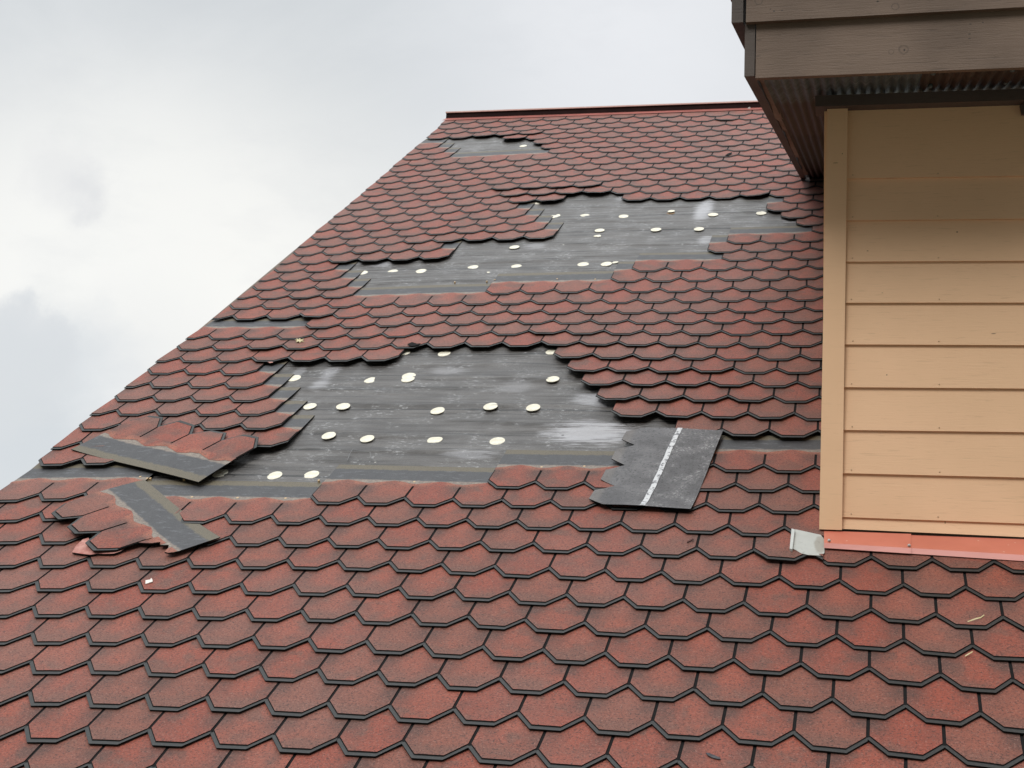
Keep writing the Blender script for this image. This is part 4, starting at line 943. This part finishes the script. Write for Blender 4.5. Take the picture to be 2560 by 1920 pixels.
# top of the dormer roof
mb = MB(); xl_ = float(FB(1828.5, 57)[0])
y0_, y1_ = YF - .05, 12.3; zt_ = lambda Y: zs(Y) + .40
mb.prism([(xl_ - .02, y0_, zt_(y0_)), (XR, y0_, zt_(y0_)), (XR, y1_, zt_(y1_)), (xl_ - .02, y1_, zt_(y1_))], (0, 0, .02))
mb.build('dormer_roof_sheet', REAR, house)
# dark brown trim at the far right, under the beam
mb = MB(); q = [atY(x, y, YW - .03) for x, y in ((2550, 262), (2560, 256), (2560, 306), (2554, 285))]
q[1][0] += .4; q[2][0] += .4
mb.prism([q[3], q[2], q[1], q[0]], (0, .02, 0)); mb.build('bracket', SIDEB, house)

# ------------------------------------------------------------------ coral apron flashing and the white flashing end
CORAL = metal('coral_coated_metal', (0.47, 0.135, 0.088), (0.54, 0.165, 0.110), .42)
CORAL2 = metal('coral_hem', (0.50, 0.185, 0.150), (0.57, 0.22, 0.18), .42)
def line_at(xa, ya, xb, yb, Y):
    a_ = atY(xa, ya, Y); b_ = atY(xb, yb, Y); d_ = (b_ - a_) / (b_[0] - a_[0]); return a_, d_
def apron(name, xL, xR_px, yt, dl, m1):
    mb = MB()
    def pt(xpx, which):
        if which == 't': yy = np.interp(xpx, [2057, 2560], [1326.5, 1345]) + yt; return atY(xpx, yy, YW - .006 - dl)
        if which == 'f': yy = np.interp(xpx, [2060, 2560], [1357, 1387.5]); return us_(xpx, yy, .058 + dl)
        yy = np.interp(xpx, [2060, 2560], [1369.6, 1402.7]); return us_(xpx, yy, .042 + dl)
    n_ = 4; xs_ = np.linspace(xL, xR_px, n_ + 1)
    T, Fd, H = [[pt(x, k) for x in xs_] for k in 'tfh']
    if xR_px > 2550:
        for Lx in (T, Fd, H):
            d_ = (Lx[-1] - Lx[0]) / (Lx[-1][0] - Lx[0][0]); Lx[-1] = Lx[0] + d_ * (XR - Lx[0][0])
    nrm = np.array([0, .003, -.001])
    for i in range(n_):
        mb.face([Fd[i], Fd[i+1], T[i+1], T[i]], 0); mb.face([H[i], H[i+1], Fd[i+1], Fd[i]], 1)
        mb.face([T[i] + nrm, T[i+1] + nrm, Fd[i+1] + nrm, Fd[i] + nrm], 0); mb.face([Fd[i] + nrm, Fd[i+1] + nrm, H[i+1] + nrm, H[i] + nrm], 1)
        mb.face([T[i], T[i+1], T[i+1] + nrm, T[i] + nrm], 0); mb.face([H[i+1], H[i], H[i] + nrm, H[i+1] + nrm], 1)
    for i in (0, n_):
        mb.face([T[i], Fd[i], Fd[i] + nrm, T[i] + nrm], 0); mb.face([Fd[i], H[i], H[i] + nrm, Fd[i] + nrm], 1)
    return mb.build(name, m1, house)
ap2 = apron('apron_flashing', 2272, 2560, 3, 0.0, [CORAL, CORAL2])
ap1 = apron('apron_flashing', 2060, 2278, 0, .004, [CORAL, CORAL2])
for (x, y, par) in ((2072.7, 1351, ap1), (2273, 1363.5, ap1)):
    pt = us_(x, y, .070); mb = MB(); N = 10
    for k in range(N):
        a0_, a1_ = 2*math.pi*k/N, 2*math.pi*(k+1)/N; q_ = .0075
        A_ = pt + [q_*math.cos(a0_), .008, q_*math.sin(a0_)]; B_ = pt + [q_*math.cos(a1_), .008, q_*math.sin(a1_)]
        mb.face([A_, B_, B_ * .4 + pt * .6 + [0, -.004, 0], A_ * .4 + pt * .6 + [0, -.004, 0]]); mb.face([pt + [0, -.003, 0], A_ * .4 + pt * .6 + [0, -.004, 0], B_ * .4 + pt * .6 + [0, -.004, 0]])
    mb.build('screw', metal('steel_%d' % x, (.35, .35, .34), (.5, .5, .48), .35), par, origin=pt, weld=True)
# white folded flashing end poking out under the lifted shingle
def white_mat():
    m, t, p = mat('white_flashing'); oc = objc(t); X, Y, Z = t.sep(oc)
    col = t.mix(t.noise(oc, 20, 3), (0.36, 0.37, 0.345), (0.47, 0.48, 0.45))
    c = us_(2052, 1362, .03)
    d = t.m('ADD', t.blob((X, Z), float(c[0]), float(c[2]), .030, .050), t.m('MULTIPLY', t.m('SUBTRACT', t.noise(oc, 30, 3), .5), .8))
    col = t.mix(t.ss(d, 1.1, .7, 0, .7), col, (0.25, 0.23, 0.19))
    col = t.mix(t.ss(t.noise(oc, 45, 4), .60, .72, 0, .5), col, (0.20, 0.19, 0.17))
    t.l.new(col, p.inputs['Base Color']); p.inputs['Roughness'].default_value = .4
    bump(t, p, t.noise(oc, 30, 2), .3, .003); return m
WF = white_mat(); mb = MB()
za = .044
tray = [(1985,1392),(1982,1386),(1986,1325),(2052,1338),(2058,1344),(2058,1385),(2053,1391),(2005,1384)]
T = [us_(x, y, z) for (x, y, z) in ((1981,1372,za),(1988,1324,za),(2052,1338,za),(2061,1350,za),(2061,1383,za),(2054,1390,za),(2020,1388,za),(2003,1384,za),(1990,1376,za))]
mb.prism([p_ for p_ in T[::-1]], NN * .002)
wf = mb.build('white_flashing_end', WF, house)
mb = MB()
l0, l1, l2_, l3 = us_(1974, 1373, .050), us_(1979, 1322.5, .050), us_(1987, 1325, .056), us_(1981, 1374, .056)
mb.prism([l3, l2_, l1, l0], NN * .003); mb.face([l3 , l2_, l2_ - NN * .018, l3 - NN * .018]); mb.face([l0, l3, l3 - NN * .02, l0 - NN * .02])
mb.build('folded_lip', WF, wf)

# ------------------------------------------------------------------ walls below the roof and the ground, out of view
WALLM = plain('house_wall_render', (0.48, 0.40, 0.30), (0.56, 0.46, 0.34), .8, 3)
e0 = RP(-10.5, -8); mb = MB()
mb.box((float(e0[0]), float(e0[1]) + .3, 0), (5.2, 0, 0), (0, 13, 0), (0, 0, float(e0[2]) - .1)); mb.build('house_wall', WALLM, house)
mb = MB(); zg = float(e0[2]) - .1      # gable wall below the left verge
ys_ = float(e0[1]) + .3; top_ = RP(-10.5, 51)
gx = float(e0[0])
mb.prism([(gx, ys_, zg), (gx, float(top_[1]), float(top_[2]) - .12), (gx, ys_ + 13, zg)], (.1, 0, 0)); mb.build('gable_wall', WALLM, house)
def ground_mat():
    m, t, p = mat('ground'); oc = objc(t)
    col = t.mix(t.ss(t.noise(oc, .08, 5), .4, .6), (0.13, 0.12, 0.10), (0.07, 0.09, 0.045))
    col = t.mix(t.ss(t.noise(oc, 3, 5), .4, .7, 0, .5), col, (0.17, 0.155, 0.13))
    t.l.new(col, p.inputs['Base Color']); p.inputs['Roughness'].default_value = .9; return m
mb = MB(); n_ = 10
for i in range(n_):
    for j in range(n_):
        a_ = -2000 + 400 * i; b_ = -2000 + 400 * j
        mb.face([(a_, b_, 0), (a_ + 400, b_, 0), (a_ + 400, b_ + 400, 0), (a_, b_ + 400, 0)])
tag(mb.build('ground', ground_mat(), weld=True), kind='structure')
